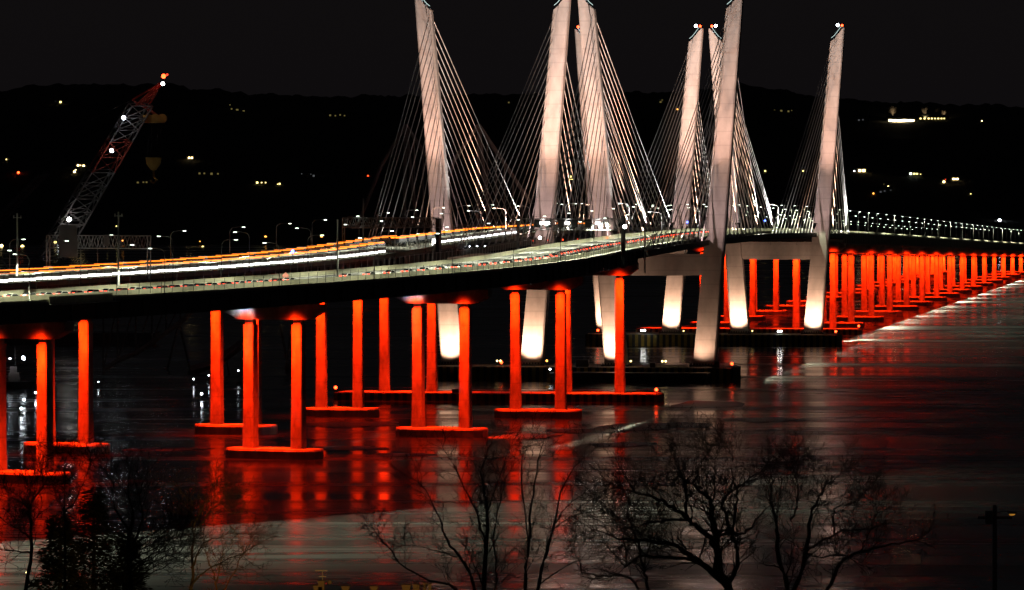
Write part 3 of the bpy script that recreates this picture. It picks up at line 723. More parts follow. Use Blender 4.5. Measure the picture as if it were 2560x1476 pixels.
# ------------------------------------------------------------------ water, hills, near hillside
def grid(name, xs, ys, zf, m):
    mb = MB(); nx = len(xs)
    mb.v = [(x, y, zf(x, y)) for y in ys for x in xs]
    mb.f = [[j*nx+i, j*nx+i+1, (j+1)*nx+i+1, (j+1)*nx+i] for j in range(len(ys)-1) for i in range(nx-1)]; mb.m = [0]*len(mb.f)
    return mb.build(name, m)
def water_mat():
    m = mat('water', (.012, .014, .016), .12); nt = m.node_tree; b = nt.nodes['Principled BSDF']; N = nt.nodes.new; l = nt.links.new
    b.inputs['IOR'].default_value = 1.33; b.inputs['Specular IOR Level'].default_value = .5
    g = N('ShaderNodeNewGeometry')
    def ns(scale, sx, sy, det=3, rough=.5, dist=0):
        mp = N('ShaderNodeMapping'); mp.inputs['Scale'].default_value = (sx, sy, 1); l(g.outputs['Position'], mp.inputs['Vector'])
        n = N('ShaderNodeTexNoise'); n.inputs['Scale'].default_value = scale; n.inputs['Detail'].default_value = det; n.inputs['Roughness'].default_value = rough; n.inputs['Distortion'].default_value = dist
        l(mp.outputs['Vector'], n.inputs['Vector']); return n.outputs['Fac']
    def ramp(src, a, b_, o0, o1):
        r = N('ShaderNodeMapRange'); r.interpolation_type = 'SMOOTHSTEP'
        for k, v in zip(('From Min', 'From Max', 'To Min', 'To Max'), (a, b_, o0, o1)): r.inputs[k].default_value = v
        l(src, r.inputs['Value']); return r.outputs['Result']
    sx = N('ShaderNodeSeparateXYZ'); l(g.outputs['Position'], sx.inputs[0]); X, Y = sx.outputs['X'], sx.outputs['Y']
    def math_(op, a, b_):
        n = N('ShaderNodeMath'); n.operation = op
        for k, v in enumerate((a, b_)):
            if isinstance(v, (int, float)): n.inputs[k].default_value = v
            else: l(v, n.inputs[k])
        return n.outputs[0]
    wob = math_('MULTIPLY', math_('SUBTRACT', ns(.012, .6, 1, 6, .6, .4), .5), 220)
    shore = ramp(math_('ADD', Y, wob), 985, 925, 0, 1)                      # fast ice along the near shore
    shore = math_('MULTIPLY', shore, ramp(math_('ADD', X, math_('MULTIPLY', wob, .3)), 60, -15, .25, 1))
    side = math_('SUBTRACT', X, math_('ADD', math_('MULTIPLY', Y, .161), -208.0))
    east = ramp(math_('ADD', math_('SUBTRACT', side, 15), math_('MULTIPLY', wob, .2)), 0, 60, 0, .75)
    floes = ramp(ns(.016, .22, 1, 6, .62, .8), .57, .63, 0, .55)                # drifting floes
    patch = math_('MULTIPLY', ramp(ns(.02, .12, .8, 6, .65), .34, .66, .4, 1), ramp(ns(.11, .16, .7, 6, .7, .5), .36, .6, .55, 1))
    ice = math_('MULTIPLY', math_('MAXIMUM', math_('MAXIMUM', shore, east), floes), patch)
    mx = N('ShaderNodeMix'); mx.data_type = 'RGBA'; mx.inputs['A'].default_value = (.010, .011, .013, 1); mx.inputs['B'].default_value = (.46, .47, .46, 1)
    l(ice, mx.inputs['Factor']); l(mx.outputs['Result'], b.inputs['Base Color'])
    ro = ramp(ns(.03, .06, 1.0, 5, .6), .36, .64, .10, .30)
    l(math_('SUBTRACT', .5, math_('MULTIPLY', ice, .33)), b.inputs['Specular IOR Level'])
    l(math_('MAXIMUM', ro, math_('MULTIPLY', ice, .42)), b.inputs['Roughness'])
    return m
M['water'] = water_mat()
o = grid('water', [-7000, 7000], [480, 5600], lambda x, y: 0, M['water']); tag(o, 'dark half-frozen river mirroring the red piers', kind='structure')
M['floe'] = mat('river_ice', (.36, .38, .40), .38, var=.5, vscale=.12)
for i, (xs, ys, w, h, nm) in enumerate(((1770, 1012, 62, 9, 'right of the striped pier base, the farthest floe'), (1905, 1050, 66, 6, 'long thin one below the near tower foundation'), (1640, 1066, 80, 12, 'broad one below the striped pier base'), (1470, 1078, 60, 8, 'right of the fourth front cap'),
        (1310, 1092, 58, 8, 'between the third and fourth front caps'), (880, 1062, 70, 9, 'between the second front pier and the third'), (870, 1122, 60, 6, 'right of the second front pier cap'), (1560, 1112, 55, 6, 'above the large oak crown'), (420, 1124, 70, 4, 'left of the second front pier cap'), (1000, 1138, 50, 5, 'below the third front pier cap, over its reflection'))):
    d = 64*F/(ys-HZ); c = px(xs, ys, d); rx = w*1.5*d/F; ry = h*.8*d*d/(64*F)
    e = MB(); RR = random.Random(60+i); ph = [RR.uniform(0, 6.28) for q in range(8)]
    ring = []
    for k in range(72):
        a = 2*math.pi*k/72; r = 1+sum(.26/(q+1)**.8*math.sin((q+1)*a*1.0+ph[q]) for q in range(1, 8))*.8
        ring.append((rx*r*math.cos(a)+.25*ry*math.sin(a), ry*r*math.sin(a)))
    e.loft([[(x_, y_, z_) for x_, y_ in ring] for z_ in (-.2, .12)] + [[(x_*.985, y_*.985, .16) for x_, y_ in ring]])
    o = e.build('ice_floe', M['floe']); o.location = (c.x, c.y, 0); tag(o, 'grey drifting ice floe, '+nm, 'ice floe', 'ice floes on the river')
RIDGE = [(-1500, 300), (-600, 250), (0, 232), (80, 216), (350, 215), (640, 238), (800, 246), (1100, 241), (1400, 238), (1650, 234), (1850, 215), (1950, 227), (2060, 250), (2200, 258), (2560, 268), (4000, 290)]
def hill(x, y):
    ang = 1280+F*x/max(y, 1); ry = lerp_table(RIDGE, ang); zr_ = CH+(HZ-ry)*7000/F
    f = max(0, min(1, (y-5350)/1650)); f = f*f*(3-2*f)
    z = -3+(zr_+3)*f
    return z + f*7*noise.noise(Vector((x/60, y/150, 0))) + (6*noise.noise(Vector((x/14, y/90, 4))) if y > 6800 else 0)
M['hill'] = mat('wooded_hill', (.012, .011, .010), .95, var=.3, vscale=.02)
o = grid('far_hills', [-1700+3400*i/560 for i in range(561)], [5340+i*55 for i in range(36)], hill, M['hill']); tag(o, 'black wooded hills on the far shore', kind='structure')
M['earth'] = mat('hillside_earth', (.05, .042, .03), .95, var=.4, vscale=.4)
def slope(x, y): return max(-2.5, 61.8-.112*y+1.2*noise.noise(Vector((x/22, y/22, 0))))
o = grid('hillside', [-400+8*i for i in range(101)], [-30+8*i for i in range(78)], slope, M['earth']); tag(o, 'near shore hillside below the camera', kind='structure')

# ------------------------------------------------------------------ houses and lamps across the river
def on_hill(xs, ys):
    lo = None; d = 5360.0
    while d < 7400:
        p = px(xs, ys, d)
        if p.z <= hill(p.x, p.y): return d-4
        d += 8
    return 5700
def house(xs, ys, wins, m, label, w=9, dp=8, sz=1.0, group=None):
    d = on_hill(xs, ys); p = px(xs, ys, d); k = d/F
    zg = min(hill(p.x+q, p.y-dp*.5) for q in (-w/2, 0, w/2))
    e = empty('house', (p.x, p.y-dp-2, zg), 0, label, 'house', group or 'houses on the far hills')
    wz = p.z-zg; H = max(4.5, wz+2.2)
    mb = MB(); mb.box(-w/2, w/2, 0, dp, -2, H); mb.build('wall', M['wall'], e)
    mb = MB(); mb.loft([[(xx, -.5, H), (xx, dp/2, H+2.6), (xx, dp+.5, H)] for xx in (-w/2-.4, w/2+.4)]); mb.build('roof', M['roof'], e)
    for (dx, dy, s, *mm) in wins:
        q = s*sz; mb = MB(); x0 = dx*k; z0 = wz-dy*k
        mb.box(x0-q, x0+q, -.12, .02, z0-q*.9, z0+q*.9); mb.build('window', L[mm[0] if mm else m], e)
hs = [
 (153, 256, [(0, 0, 1.3), (-11, 5, .6), (-12, -2, .4, 'dimwhite'), (20, 3, .5, 'dimwarm')], 'yell', 'house with one bright yellow window high on the left hill', 26),
 (580, 273, [(0, 0, 1, ), (-4, -10, .7), (14, 3, 1.6), (30, 6, 1.4)], 'dimwarm', 'dim yellowish house below the ridge right of the crane tip', 40),
 (845, 289, [(-19, 0, 1.2), (-6, 1, .9), (6, -1, 1), (17, 1, .9)], 'dimwarm', 'long dim yellow house midway along the ridge', 40),
 (477, 395, [(-3, 0, 1.1), (4, 0, 1.1)], 'warm', 'house with two close white windows right of the crane boom', 12),
 (203, 414, [(-6, 0, 1.1), (8, 1, 1.2), (0, 0, .5)], 'warm', 'house with two bright windows left of the crane boom', 14),
 (188, 430, [(0, 0, 1.2), (3, -5, .6)], 'warm', 'house with a single bright window just under the pair by the boom', 9),
 (522, 434, [(-22, 0, 1.2), (-10, 0, 1), (8, 1, 1.4), (24, 1, 1)], 'dimwarm', 'long dim greenish house on the left hillside', 40),
 (644, 457, [(0, 0, 1.2), (11, 0, .7), (21, 0, .7)], 'yell', 'house with three yellow windows on the slope left of the towers', 18),
 (700, 460, [(0, 0, 1), (-5, 1, .5)], 'yell', 'house with one yellow window right of the three-window house', 9),
 (18, 399, [(0, 0, .7), (5, 0, .4, 'dimwarm')], 'yell', 'house with a faint window at the left edge', 9),
 (360, 456, [(0, 0, .9), (-14, 1, 1.2, 'dimwarm'), (8, 0, 1)], 'dimwarm', 'dim house behind the crane hook', 22),
 (785, 440, [(0, 0, 1.2), (-7, -4, .5), (-30, -5, .6)], 'dimwhite', 'dim whitish house on the middle slope', 30),
 (1272, 257, [(0, 0, 1), (3, 7, .6, 'dimred')], 'dimwarm', 'dim house on the ridge between the two left tower legs', 8),
 (1651, 256, [(0, 0, 1.3), (4, -5, .8)], 'dimwarm', 'dim greenish house on the ridge left of the far towers', 8),
 (1693, 274, [(0, 0, .8)], 'amber', 'house with one small orange window left of the far towers', 7),
 (1427, 446, [(0, -4, .9), (-3, 4, 1), (3, 4, 1), (-8, 9, .5, 'dimwarm')], 'yell', 'house with three clustered windows between the near tower legs', 10),
 (1960, 278, [(-25, -1, 1), (-8, 0, 1.4), (10, 1, 1.2), (18, -1, .6)], 'dimwarm', 'long dim yellow house left of the rightmost tower', 34),
 (2146, 301, [(0, 0, 1), (10, -1, .8), (3, 4, .6)], 'dimwhite', 'dim white house right of the rightmost tower', 16),
 (2253, 303, [(-28, 0, 2.1), (-19, 0, 2.0), (-10, 1, 2), (-2, 1, 2.3), (6, 0, 2.2), (15, 0, 1.7), (25, 2, 2.9)], 'winrow', 'long brightly lit house with a row of dazzling windows on the right hill', 40),
 (2332, 297, [(-32, 0, 1), (-22, 0, 1.1), (-12, 0, 1.1), (-4, 0, 1), (4, 0, .9), (12, 0, 1), (20, 0, .9), (27, 0, .8), (-10, 6, 1), (-1, 6, 1), (8, 6, 1), (16, 5, .9), (20, 14, 1.3)], 'yell', 'two-storey house with many small yellow windows right of the brightest house', 42),
 (2453, 303, [(0, 0, .7)], 'warm', 'house with one small white window at the far right', 7),
 (2152, 427, [(-4, 0, 1.6), (6, 0, 1.7), (-18, 2, .8, 'cool')], 'warm', 'house with two bright windows and a bluish lamp right of the rightmost tower', 18),
 (2287, 435, [(-12, 0, 1.2, 'street'), (-3, 0, 1.1), (4, 0, 1), (13, 1, .5)], 'yell', 'house with a row of four windows on the right slope', 18),
 (2384, 448, [(-2, 0, 1.2), (3, 0, 1), (8, 0, 1.2)], 'warm', 'house with a tight bright window row at the right', 10),
 (2358, 455, [(0, 0, 1.3), (4, -6, .6, 'dimred')], 'warm', 'house with one bright warm window left of the tight row', 8),
 (2219, 467, [(0, 0, .9), (-11, -6, .5, 'dimwarm')], 'warm', 'house with one small warm window lower on the right slope', 10),
 (2182, 484, [(0, 0, .8)], 'amber', 'house with one amber window just above the far street lamps', 7),
 (2425, 485, [(0, 0, .6)], 'yell', 'house with one tiny window at the lower right of the hill', 7),
 (1912, 428, [(0, 0, .9)], 'yell', 'house with one yellow window right of the shadowed leg', 7),
 (2007, 428, [(0, 0, .9), (4, -9, .5, 'dimwhite')], 'yell', 'house with one window seen through the far stay cables', 8),
 (2205, 480, [(-5, 0, 1), (5, -2, .8), (20, -4, .6)], 'dimwhite', 'dim grey house with faint windows on the lower right slope', 24),
]
for xs, ys, wins, m, lb, w in hs: house(xs, ys, wins, m, lb, w)
shore = [(4, 615, 'warm', 1.7), (56, 617, 'yell', 2.0), (138, 606, 'yell', 1.5), (183, 602, 'amber', 1.3), (307, 603, 'amber', 1.2), (269, 598, 'yell', .8), (291, 566, 'yell', .7), (500, 604, 'amber', .5), (507, 618, 'yell', 1.3),
         (664, 593, 'amber', 1.4), (804, 593, 'amber', 1.4), (371, 631, 'cool', 1.0), (2499, 552, 'cool', 1.9), (46, 432, 'red', 1.6), (920, 440, 'red', .8), (145, 612, 'cool', .9)]
names = ['at the left edge', 'above the white sign', 'left of the first lamp pair', 'between the two leftmost lamp posts', 'right of the tall camera pole', 'faint one left of the tall camera pole', 'high on the tall camera pole side', 'tiny one above the white pair', 'white pair left of the twin lamp arch',
         'left of the blue flashing lamp', 'right of the blue flashing lamp', 'bluish one between the lamp posts', 'large bluish one at the far right', 'red one on the hill at the left edge', 'red one on the dark hill left of the cables', 'bluish one behind the white sign']
for (xs, ys, m, r), nm in zip(shore, names):
    d = on_hill(xs, ys) if ys < 606 else 5330
    p = px(xs, ys, d-3); zg = hill(p.x, p.y) if ys < 606 else -1
    e = empty('shore_lamp', (p.x, p.y, zg), 0, 'distant lamp on the far shore, ' + nm, 'distant lamp', 'lamps on the far shore')
    mb = MB(); mb.tube([(0, .3, 0), (0, .3, max(1, p.z-zg))], .25, 5); mb.build('post', M['dark'], e)
    mb = MB(); mb.ball((0, 0, p.z-zg), r); mb.build('lens', L[m], e)
p = px(246, 624, 5320)
e = empty('lit_sign', p, 0, 'glowing blue and violet sign on the far shore seen through the left gantry', 'sign')
mb = MB(); mb.box(-6, 7, 0, .6, -2, 2); mb.build('panel', L['purple'], e); mb = MB(); mb.tube([(0, .8, -9), (0, .8, 0)], .4, 6); mb.build('post', M['dark'], e)
for i, (xs, ys, h, pw) in enumerate(((2232, 262, 19, 2.2e5), (2312, 266, 15, 1.6e5), (2345, 268, 17, 2.6e5), (2360, 274, 14, 2e5))):
    d = on_hill(xs, 296); p = px(xs, 300, d); zg = hill(p.x, p.y)-1; tip = px(xs, ys, d).z; hh = max(8, tip-zg)
    e = empty('hill_tree', (p.x, p.y, zg), 0, 'bare tree lit from below by the bright houses on the right hill, %s from left' % nth(i), 'tree', 'lit trees by the bright houses')
    RR = random.Random(40+i); mb = MB(); mb.tube([(0, 0, -2), (0, 0, hh*.6)], [.6, .2], 6); mb.build('trunk', M['oldconc'], e)
    mb = MB()
    for q in range(130):
        a = RR.uniform(0, 6.28); z0 = hh*RR.uniform(.3, .6); v = Vector((math.cos(a)*RR.uniform(.1, .8), math.sin(a)*.6, RR.uniform(.3, 1.1)))*hh*.33
        mb.tube([(0, 0, z0), Vector((0, 0, z0))+v*.5, Vector((v.x*1.1, v.y, z0+v.z))], [.2, .13, .06], 3, caps=False)
    mb.build('crown', M['oldconc'], e)
    spot('house_beam', (p.x, p.y-14, zg+3), (p.x, p.y, zg+hh*.55), pw*.045, (1, .8, .4), 90, .8, .5)
# ------------------------------------------------------------------ floating crane and old bridge
def lattice(mb, p0, p1, w0, w1, n, r, side, mi=0):
    p0, p1 = Vector(p0), Vector(p1); u = (p1-p0).normalized(); sx = Vector(side).normalized(); sy = u.cross(sx).normalized()
    def cor(f, i): 
        w = w0+(w1-w0)*f; a, b = ((-1, -1), (1, -1), (1, 1), (-1, 1))[i]; return p0+(p1-p0)*f+sx*a*w/2+sy*b*w/2
    for i in range(4):
        mb.tube([cor(0, i), cor(1, i)], r*1.6, 5, mi)
        for k in range(n):
            f0, f1 = k/n, (k+1)/n; j = (i+1) % 4
            mb.tube([cor(f0, i), cor(f1, j)], r, 4, mi); mb.tube([cor(f1, i), cor(f1, j)], r, 4, mi)
            if k % 2: mb.tube([cor(f0, j), cor(f1, i)], r, 4, mi)
D = 2000.0
A0, A1 = px(128, 640, D), px(352, 262, D)
e = empty('floating_crane', (A0.x, A0.y, 0), 0, 'huge red and white lattice boom crane on a barge at the left', 'crane')
inv = Matrix.Translation((-A0.x, -A0.y, 0))
def pt(mb, name, m, parent): 
    o = mb.build(name, m, parent)
    if parent is e: o.matrix_parent_inverse = inv
    return o
segs = [(-.18, .3, 'craneW'), (.3, .56, 'craneW'), (.56, .76, 'craneR'), (.76, 1, 'craneW')]
for f0, f1, m in segs:
    mb = MB(); lattice(mb, A0.lerp(A1, f0), A0.lerp(A1, f1), 10.5-2*f0, 10.5-2*f1, max(2, int((f1-f0)*14)), .24, (1, .25, 0)); pt(mb, 'boom_section', M[m], e)
T = px(405, 206, D); B = px(372, 262, D); C = px(330, 250, D)
mb = MB()
for q in (0, 5):
    o_ = Vector((0, q, 0))
    mb.tube([A1+o_, T+o_], .3, 5); mb.tube([C+o_, T+o_], .3, 5); mb.tube([B+o_, T+o_], .25, 5); mb.tube([C+o_, A1+o_+Vector((4, 0, -3))], .3, 5); mb.tube([px(350, 255, D)+o_, px(405, 300, D)+o_], .4, 5); mb.tube([A1+o_, px(405, 300, D)+o_], .4, 5)
lattice(mb, A1, T, 5, 2, 5, .18, (1, 0, .3)); pt(mb, 'jib', M['craneR'], e)
mb = MB(); c = px(388, 297, D); mb.box(c.x-5, c.x+4, c.y-2, c.y+2, c.z-1.8, c.z+1.5)
for q in (-3, 0, 3): mb.tube([(c.x+q, c.y-2.3, c.z), (c.x+q, c.y+2.3, c.z)], 1.9, 12)
pt(mb, 'sheave_block', M['craneY'], e)
h = px(384, 405, D)
mb = MB(); mb.loft([[(h.x-3.3, h.y+q, h.z+1.8), (h.x+3.3, h.y+q, h.z+1.8), (h.x+2.8, h.y+q, h.z-1), (h.x+1, h.y+q, h.z-3.5), (h.x-1, h.y+q, h.z-3.5), (h.x-2.8, h.y+q, h.z-1)] for q in (-1, 1)])
mb.tube([(h.x, h.y, h.z-3.5), (h.x, h.y, h.z-6), (h.x+1.2, h.y, h.z-7.5), (h.x, h.y, h.z-8.8), (h.x-1.3, h.y, h.z-7.8)], .5, 6); pt(mb, 'hook_block', M['craneY'], e)
mb = MB()
for q in (-2.4, -1.2, 1.2, 2.4): mb.tube([(h.x+q, h.y, h.z+1.8), (c.x+q, c.y, c.z-1.5)], .05, 4)
pt(mb, 'hoist_rope', M['dark'], e)
mb = MB(); mb.loft([[(A0.x-45, A0.y-q, -1), (A0.x+40, A0.y-q, -1), (A0.x+44, A0.y-q, 5), (A0.x-48, A0.y-q, 5)] for q in (-14, 14)]); pt(mb, 'barge_hull', M['dark'], e)
mb = MB(); mb.box(A0.x-22, A0.x-4, A0.y-8, A0.y+8, 5, 17); mb.box(A0.x-20, A0.x-10, A0.y-6, A0.y+6, 17, 22); pt(mb, 'machine_house', M['craneW'], e)
mb = MB(); mb.tube([px(118, 640, D)+Vector((-14, 0, -8)), px(60, 470, D)+Vector((-30, 0, 0)), ], .5, 6); mb.tube([px(60, 470, D)+Vector((-30, 0, 0)), C], .12, 4); pt(mb, 'backstay', M['dark'], e)
for xs, ys, m, r in ((407, 210, 'cool', .75), (409, 191, 'red', .95), (309, 295, 'cool', .8), (279, 377, 'cool', .8), (173, 549, 'white', .9), (418, 187, 'dimred', .5)):
    q = px(xs, ys, D-11); mb = MB(); mb.ball(q, r); pt(mb, 'work_lamp', L[m], e)
for xs, ys, pw in ((318, 296, 1.1e3), (285, 376, 1.0e3)):
    q = px(xs, ys, D-22); spot('crane_beam', q, px(xs+15, ys+60, D), pw*.05, (.9, .92, 1), 120, .6, .3)
spot('crane_red_beam', px(405, 188, D-9), px(370, 280, D), 350, (1, .1, .03), 100, .6, .3)
# second crane
e2 = empty('crawler_crane', px(-30, 640, 1900), 0, 'dim grey lattice crane boom at the left edge', 'crane')
b0, b1 = px(-40, 590, 1900), px(105, 440, 1900)
mb = MB(); lattice(mb, b0, b1, 4, 3, 12, .16, (1, .2, 0)); mb.tube([b1, b1+Vector((2.5, 0, .4))], .6, 6)
o = mb.build('boom', M['craneW'], e2); o.matrix_parent_inverse = Matrix.Translation(-Vector(e2.location))
mb = MB(); mb.box(b0.x-6, b0.x+3, b0.y-3, b0.y+3, b0.z-10, b0.z-1); mb.box(b0.x-5, b0.x+2, b0.y-4, b0.y+4, b0.z-26, b0.z-10); o = mb.build('cab', M['craneR'], e2); o.matrix_parent_inverse = Matrix.Translation(-Vector(e2.location))

# old steel bridge behind: hidden in the dark, a few members catch the light
D2 = 1720.0
ob = empty('old_truss_bridge', (0, D2, 0), 0, 'old steel truss bridge half demolished in the dark behind the left bridge', 'bridge')
oinv = Matrix.Translation((0, -D2, 0))
def oldpart(mb, name, m): o = mb.build(name, m, ob); o.matrix_parent_inverse = oinv
mb = MB(); chord = [px(x*VW, y*VW, D2) for x, y in ((255, 912), (290, 890), (335, 872), (375, 845), (410, 820), (445, 795), (480, 762))]
for a, b in zip(chord, chord[1:]): mb.tube([a, b], 1.0, 6)
oldpart(mb, 'arched_chord', M['oldconc'])
mb = MB()
for i, p in enumerate(chord):
    top = Vector((p.x, p.y, chord[-1].z+2)); mb.tube([p, top], .35, 5)
    if i: mb.tube([chord[i-1], top], .3, 5)
oldpart(mb, 'hanger_truss', M['rust'])
for x0, x1, y0, y1 in ((440, 400, 800, 960), (442, 478, 800, 950), (690, 718, 800, 945), (745, 700, 800, 945), (720, 700, 800, 945), (640, 642, 800, 940)):
    mb = MB(); mb.tube([px(x0*VW, y0*VW, D2), px(x1*VW, y1*VW, D2)], .45, 5); oldpart(mb, 'trestle_leg', M['rust'])
mb = MB(); q = [px(x*VW, y*VW, D2-40) for x, y in ((472, 915), (535, 895), (610, 838), (640, 815))]
mb.tube(q, [1.7, 1.7, 1.5, 1.5], 4)
mb.tube([q[0], px(483*VW, 935*VW, D2-40)], [1.6, 1.2], 4)
for x1 in (464, 496): mb.tube([px(482*VW, 935*VW, D2-40), px(x1*VW, 985*VW, D2-40)], .4, 4)
for x0, x1 in ((558, 572), (595, 592)): mb.tube([px(x0*VW, 885*VW, D2-40), px(x1*VW, 960*VW, D2-40)], .35, 4)
oldpart(mb, 'sloping_beam', M['oldconc'])
mb = MB(); D3 = 2050
for pk, xs_ in ((1180, (1120, 395)), (1000, (940, 410))):
    top = px(pk*VW, 308*VW, D3); 
    mb.tube([top, px(xs_[0]*VW, xs_[1]*VW, D3)], .9, 5); mb.tube([top, px((pk+128)*VW, 500*VW, D3)], .9, 5); mb.tube([top, px((pk-4)*VW, 560*VW, D3)], .8, 5); mb.tube([top, px((pk+28)*VW, 560*VW, D3)], .8, 5)
    mb.tube([px(xs_[0]*VW, xs_[1]*VW, D3), px((xs_[0]-60)*VW, 560*VW, D3)], .8, 5)
    for k in range(6):
        a = top.lerp(px((pk+128)*VW, 500*VW, D3), k/6); mb.tube([a, Vector((a.x, a.y, CH-(575-HZ)*D3/F))], .35, 4)
a, b = px(860*VW, 560*VW, D3), px(1330*VW, 556*VW, D3); mb.tube([a, b], .9, 5)
oldpart(mb, 'cantilever_tower', M['rust'])

# boats and lit barges left of the nearest pier
def boat(xs, ys, d, label, lamps, ln=22):
    p = px(xs, ys, d); e = empty('work_boat', (p.x, p.y, 0), 0, label, 'boat', 'work boats in the dark')
    mb = MB(); mb.loft([[(-ln/2, q, -1), (ln/2, q, -1), (ln/2+1.5, q*1.15, 2.2), (-ln/2-1, q*1.15, 2.2)] for q in (-3, 3)]); mb.build('hull', M['dark'], e)
    mb = MB(); mb.box(-ln*.2, ln*.15, -2, 2, 2.2, 5); mb.box(-ln*.15, ln*.05, -1.6, 1.6, 5, 7); mb.build('wheelhouse', M['oldconc'], e)
    mb = MB(); mb.tube([(0, 0, 7), (0, 0, 13)], .12, 5); mb.build('mast', M['dark'], e)
    for x, y, m, r in lamps:
        q = px(x, y, d-3.6); mb = MB(); mb.ball((q.x-p.x, -3.6, q.z), r); mb.build('lamp', L[m], e)
boat(38, 960, 1560, 'work boat with several white lamps behind the nearest pier', [(5, 901, 'cool', .35), (25, 897, 'cool', .3), (8, 905, 'yell', .3), (58, 895, 'cool', .55), (60, 899, 'cool', .3)], 10)
for xs, ys, m, r, lb in ((89, 982, 'cool', .3, 'small white buoy lamp by the left edge of the nearest right column'), (60, 1000, 'cool', .32, 'small bluish buoy lamp left of the nearest column'), (53, 1022, 'cool', .34, 'lowest small white buoy lamp left of the nearest column'),
                         (504, 985, 'cool', .34, 'bluish buoy lamp under the sloping old beam'), (484, 948, 'cool', .22, 'tiny buoy lamp at the foot of the sloping old beam'), (522, 939, 'cool', .2, 'tiny buoy lamp right of the sloping beam foot'), (596, 927, 'cool', .2, 'tiny buoy lamp left of the second front pier'), (246, 955, 'cool', .15, 'faint buoy lamp right of the second red column')):
    p = px(xs, ys, min(1600, 63*F/(ys+8-HZ))); e = empty('buoy', (p.x, p.y, 0), 0, lb, 'buoy', 'lamp buoys')
    mb = MB(); mb.tube([(0, 0, -.5), (0, 0, .5)], .8, 10); mb.build('float', M['dark'], e)
    mb = MB(); mb.tube([(0, 0, .5), (0, 0, p.z)], .08, 5); mb.build('mast', M['dark'], e)
    mb = MB(); mb.ball((0, 0, p.z), r); mb.build('lens', L[m], e)

# ------------------------------------------------------------------ bare trees in the foreground
class Tree:
    def __init__(s, d, seed): s.d = d; s.r = random.Random(seed); s.big = MB(); s.small = MB(); s.k = d/F; s.leaf = 0
    def limb(s, pts, r0, r1, conv, spread=1.0, depth=0.0):
        r = s.r; P_ = []; r0 *= .68; r1 *= .8
        y = 0.0
        for i, (x, yy) in enumerate(pts):
            P_.append(px(*conv(x, yy), s.d)+Vector((0, y, 0))); y += r.uniform(-.5, .5)+depth
        # smooth resample
        out = []
        for i in range(len(P_)-1):
            a = P_[max(i-1, 0)]; b = P_[i]; c = P_[i+1]; d = P_[min(i+2, len(P_)-1)]
            for k in range(4):
                t = k/4
                q = .5*((2*b)+(c-a)*t+(2*a-5*b+4*c-d)*t*t+(3*b-a-3*c+d)*t**3)
                out.append(q+Vector((r.gauss(0, 1), r.gauss(0, 1), r.gauss(0, 1)))*.035)
        out.append(P_[-1])
        n = len(out); rs = [r0+(r1-r0)*i/(n-1) for i in range(n)]
        s.big.tube(out, rs, 6)
        for i in range(2, n):
            f = i/(n-1)
            for q in range(1 if r.random() < .62 else 2):
                if r.random() < .42+.5*f: s.branch(out[i], (out[i]-out[i-1]).normalized(), r.uniform(1.0, 2.4)*spread*(1-.3*f), max(.018, rs[i]*.36), 3)
        s.branch(out[-1], (out[-1]-out[-2]).normalized(), 1.5*spread, max(.016, r1*.8), 3)
    def branch(s, p, d, ln, rad_, lev):
        r = s.r
        ax = Vector((r.gauss(0, 1), r.gauss(0, .8), r.gauss(0, 1))); ax = (ax-d*ax.dot(d)).normalized()
        dv = (d*math.cos(rad(r.uniform(18, 58)))+ax*math.sin(rad(r.uniform(25, 60)))+Vector((0, 0, .18))).normalized()
        n = max(3, int(ln/.2)); pts = [p]; q = p
        for i in range(n):
            dv = (dv+Vector((r.gauss(0, .2), r.gauss(0, .2), r.gauss(.04, .18)))).normalized(); q = q+dv*ln/n; pts.append(q)
        rs = [max(.0095, rad_*(1-.75*i/n)) for i in range(n+1)]
        (s.big if rad_ > .035 else s.small).tube(pts, rs, 5 if rad_ > .035 else 3, caps=False)
        if lev > 0:
            for i in range(1, n+1):
                if r.random() < (.72 if lev > 1 else .5):
                    s.branch(pts[i], (pts[i]-pts[i-1]).normalized(), ln*r.uniform(.32, .6), max(.0095, rs[i]*.55), lev-1)
    def done(s, name, label, cat='tree', group='bare trees on the near shore', mats=('bark', 'twig')):
        x = sum(v[0] for v in s.big.v)/len(s.big.v); zb = min(v[2] for v in s.big.v)
        e = empty(name, (x, s.d, zb), 0, label, cat, group); inv = Matrix.Translation((-x, -s.d, -zb))
        for mb, nm, m in ((s.big, 'trunk', mats[0]), (s.small, 'crown', mats[1])):
            o = mb.build(nm, M[m], e); o.matrix_parent_inverse = inv
        return e
V = lambda x, y: (x*VW, y*VW)
C7 = lambda x, y: (1280+x/3.934, 1106+y/3.934)
C8 = lambda x, y: (1920+x/3.934, 1106+y/3.934)
C5 = lambda x, y: (x/3.934, 1106+y/3.934)
C6 = lambda x, y: (640+x/3.934, 1106+y/3.934)
t = Tree(235, 1)
t.limb([(1195, 1780), (1193, 1456), (1200, 1330), (1200, 1240), (1187, 1165), (1212, 1095)], .2, .03, V)
t.limb([(1190, 1600), (1165, 1430), (1130, 1370), (1098, 1325), (1078, 1265), (1040, 1200), (1005, 1178)], .13, .025, V)
t.limb([(1190, 1560), (1120, 1450), (1060, 1428), (985, 1385), (950, 1335), (915, 1295)], .11, .025, V)
t.limb([(1197, 1350), (1172, 1255), (1140, 1190), (1118, 1145), (1092, 1105)], .08, .02, V)
t.limb([(1200, 1270), (1232, 1170), (1258, 1100)], .06, .02, V)
t.limb([(1198, 1520), (1226, 1430), (1218, 1330), (1232, 1240), (1250, 1170)], .08, .02, V)
t.limb([(1130, 1375), (1060, 1350), (1000, 1345)], .05, .016, V)
t.done('maple_tree', 'tall bare maple with thin upright stems, left of the middle')
t = Tree(228, 2)
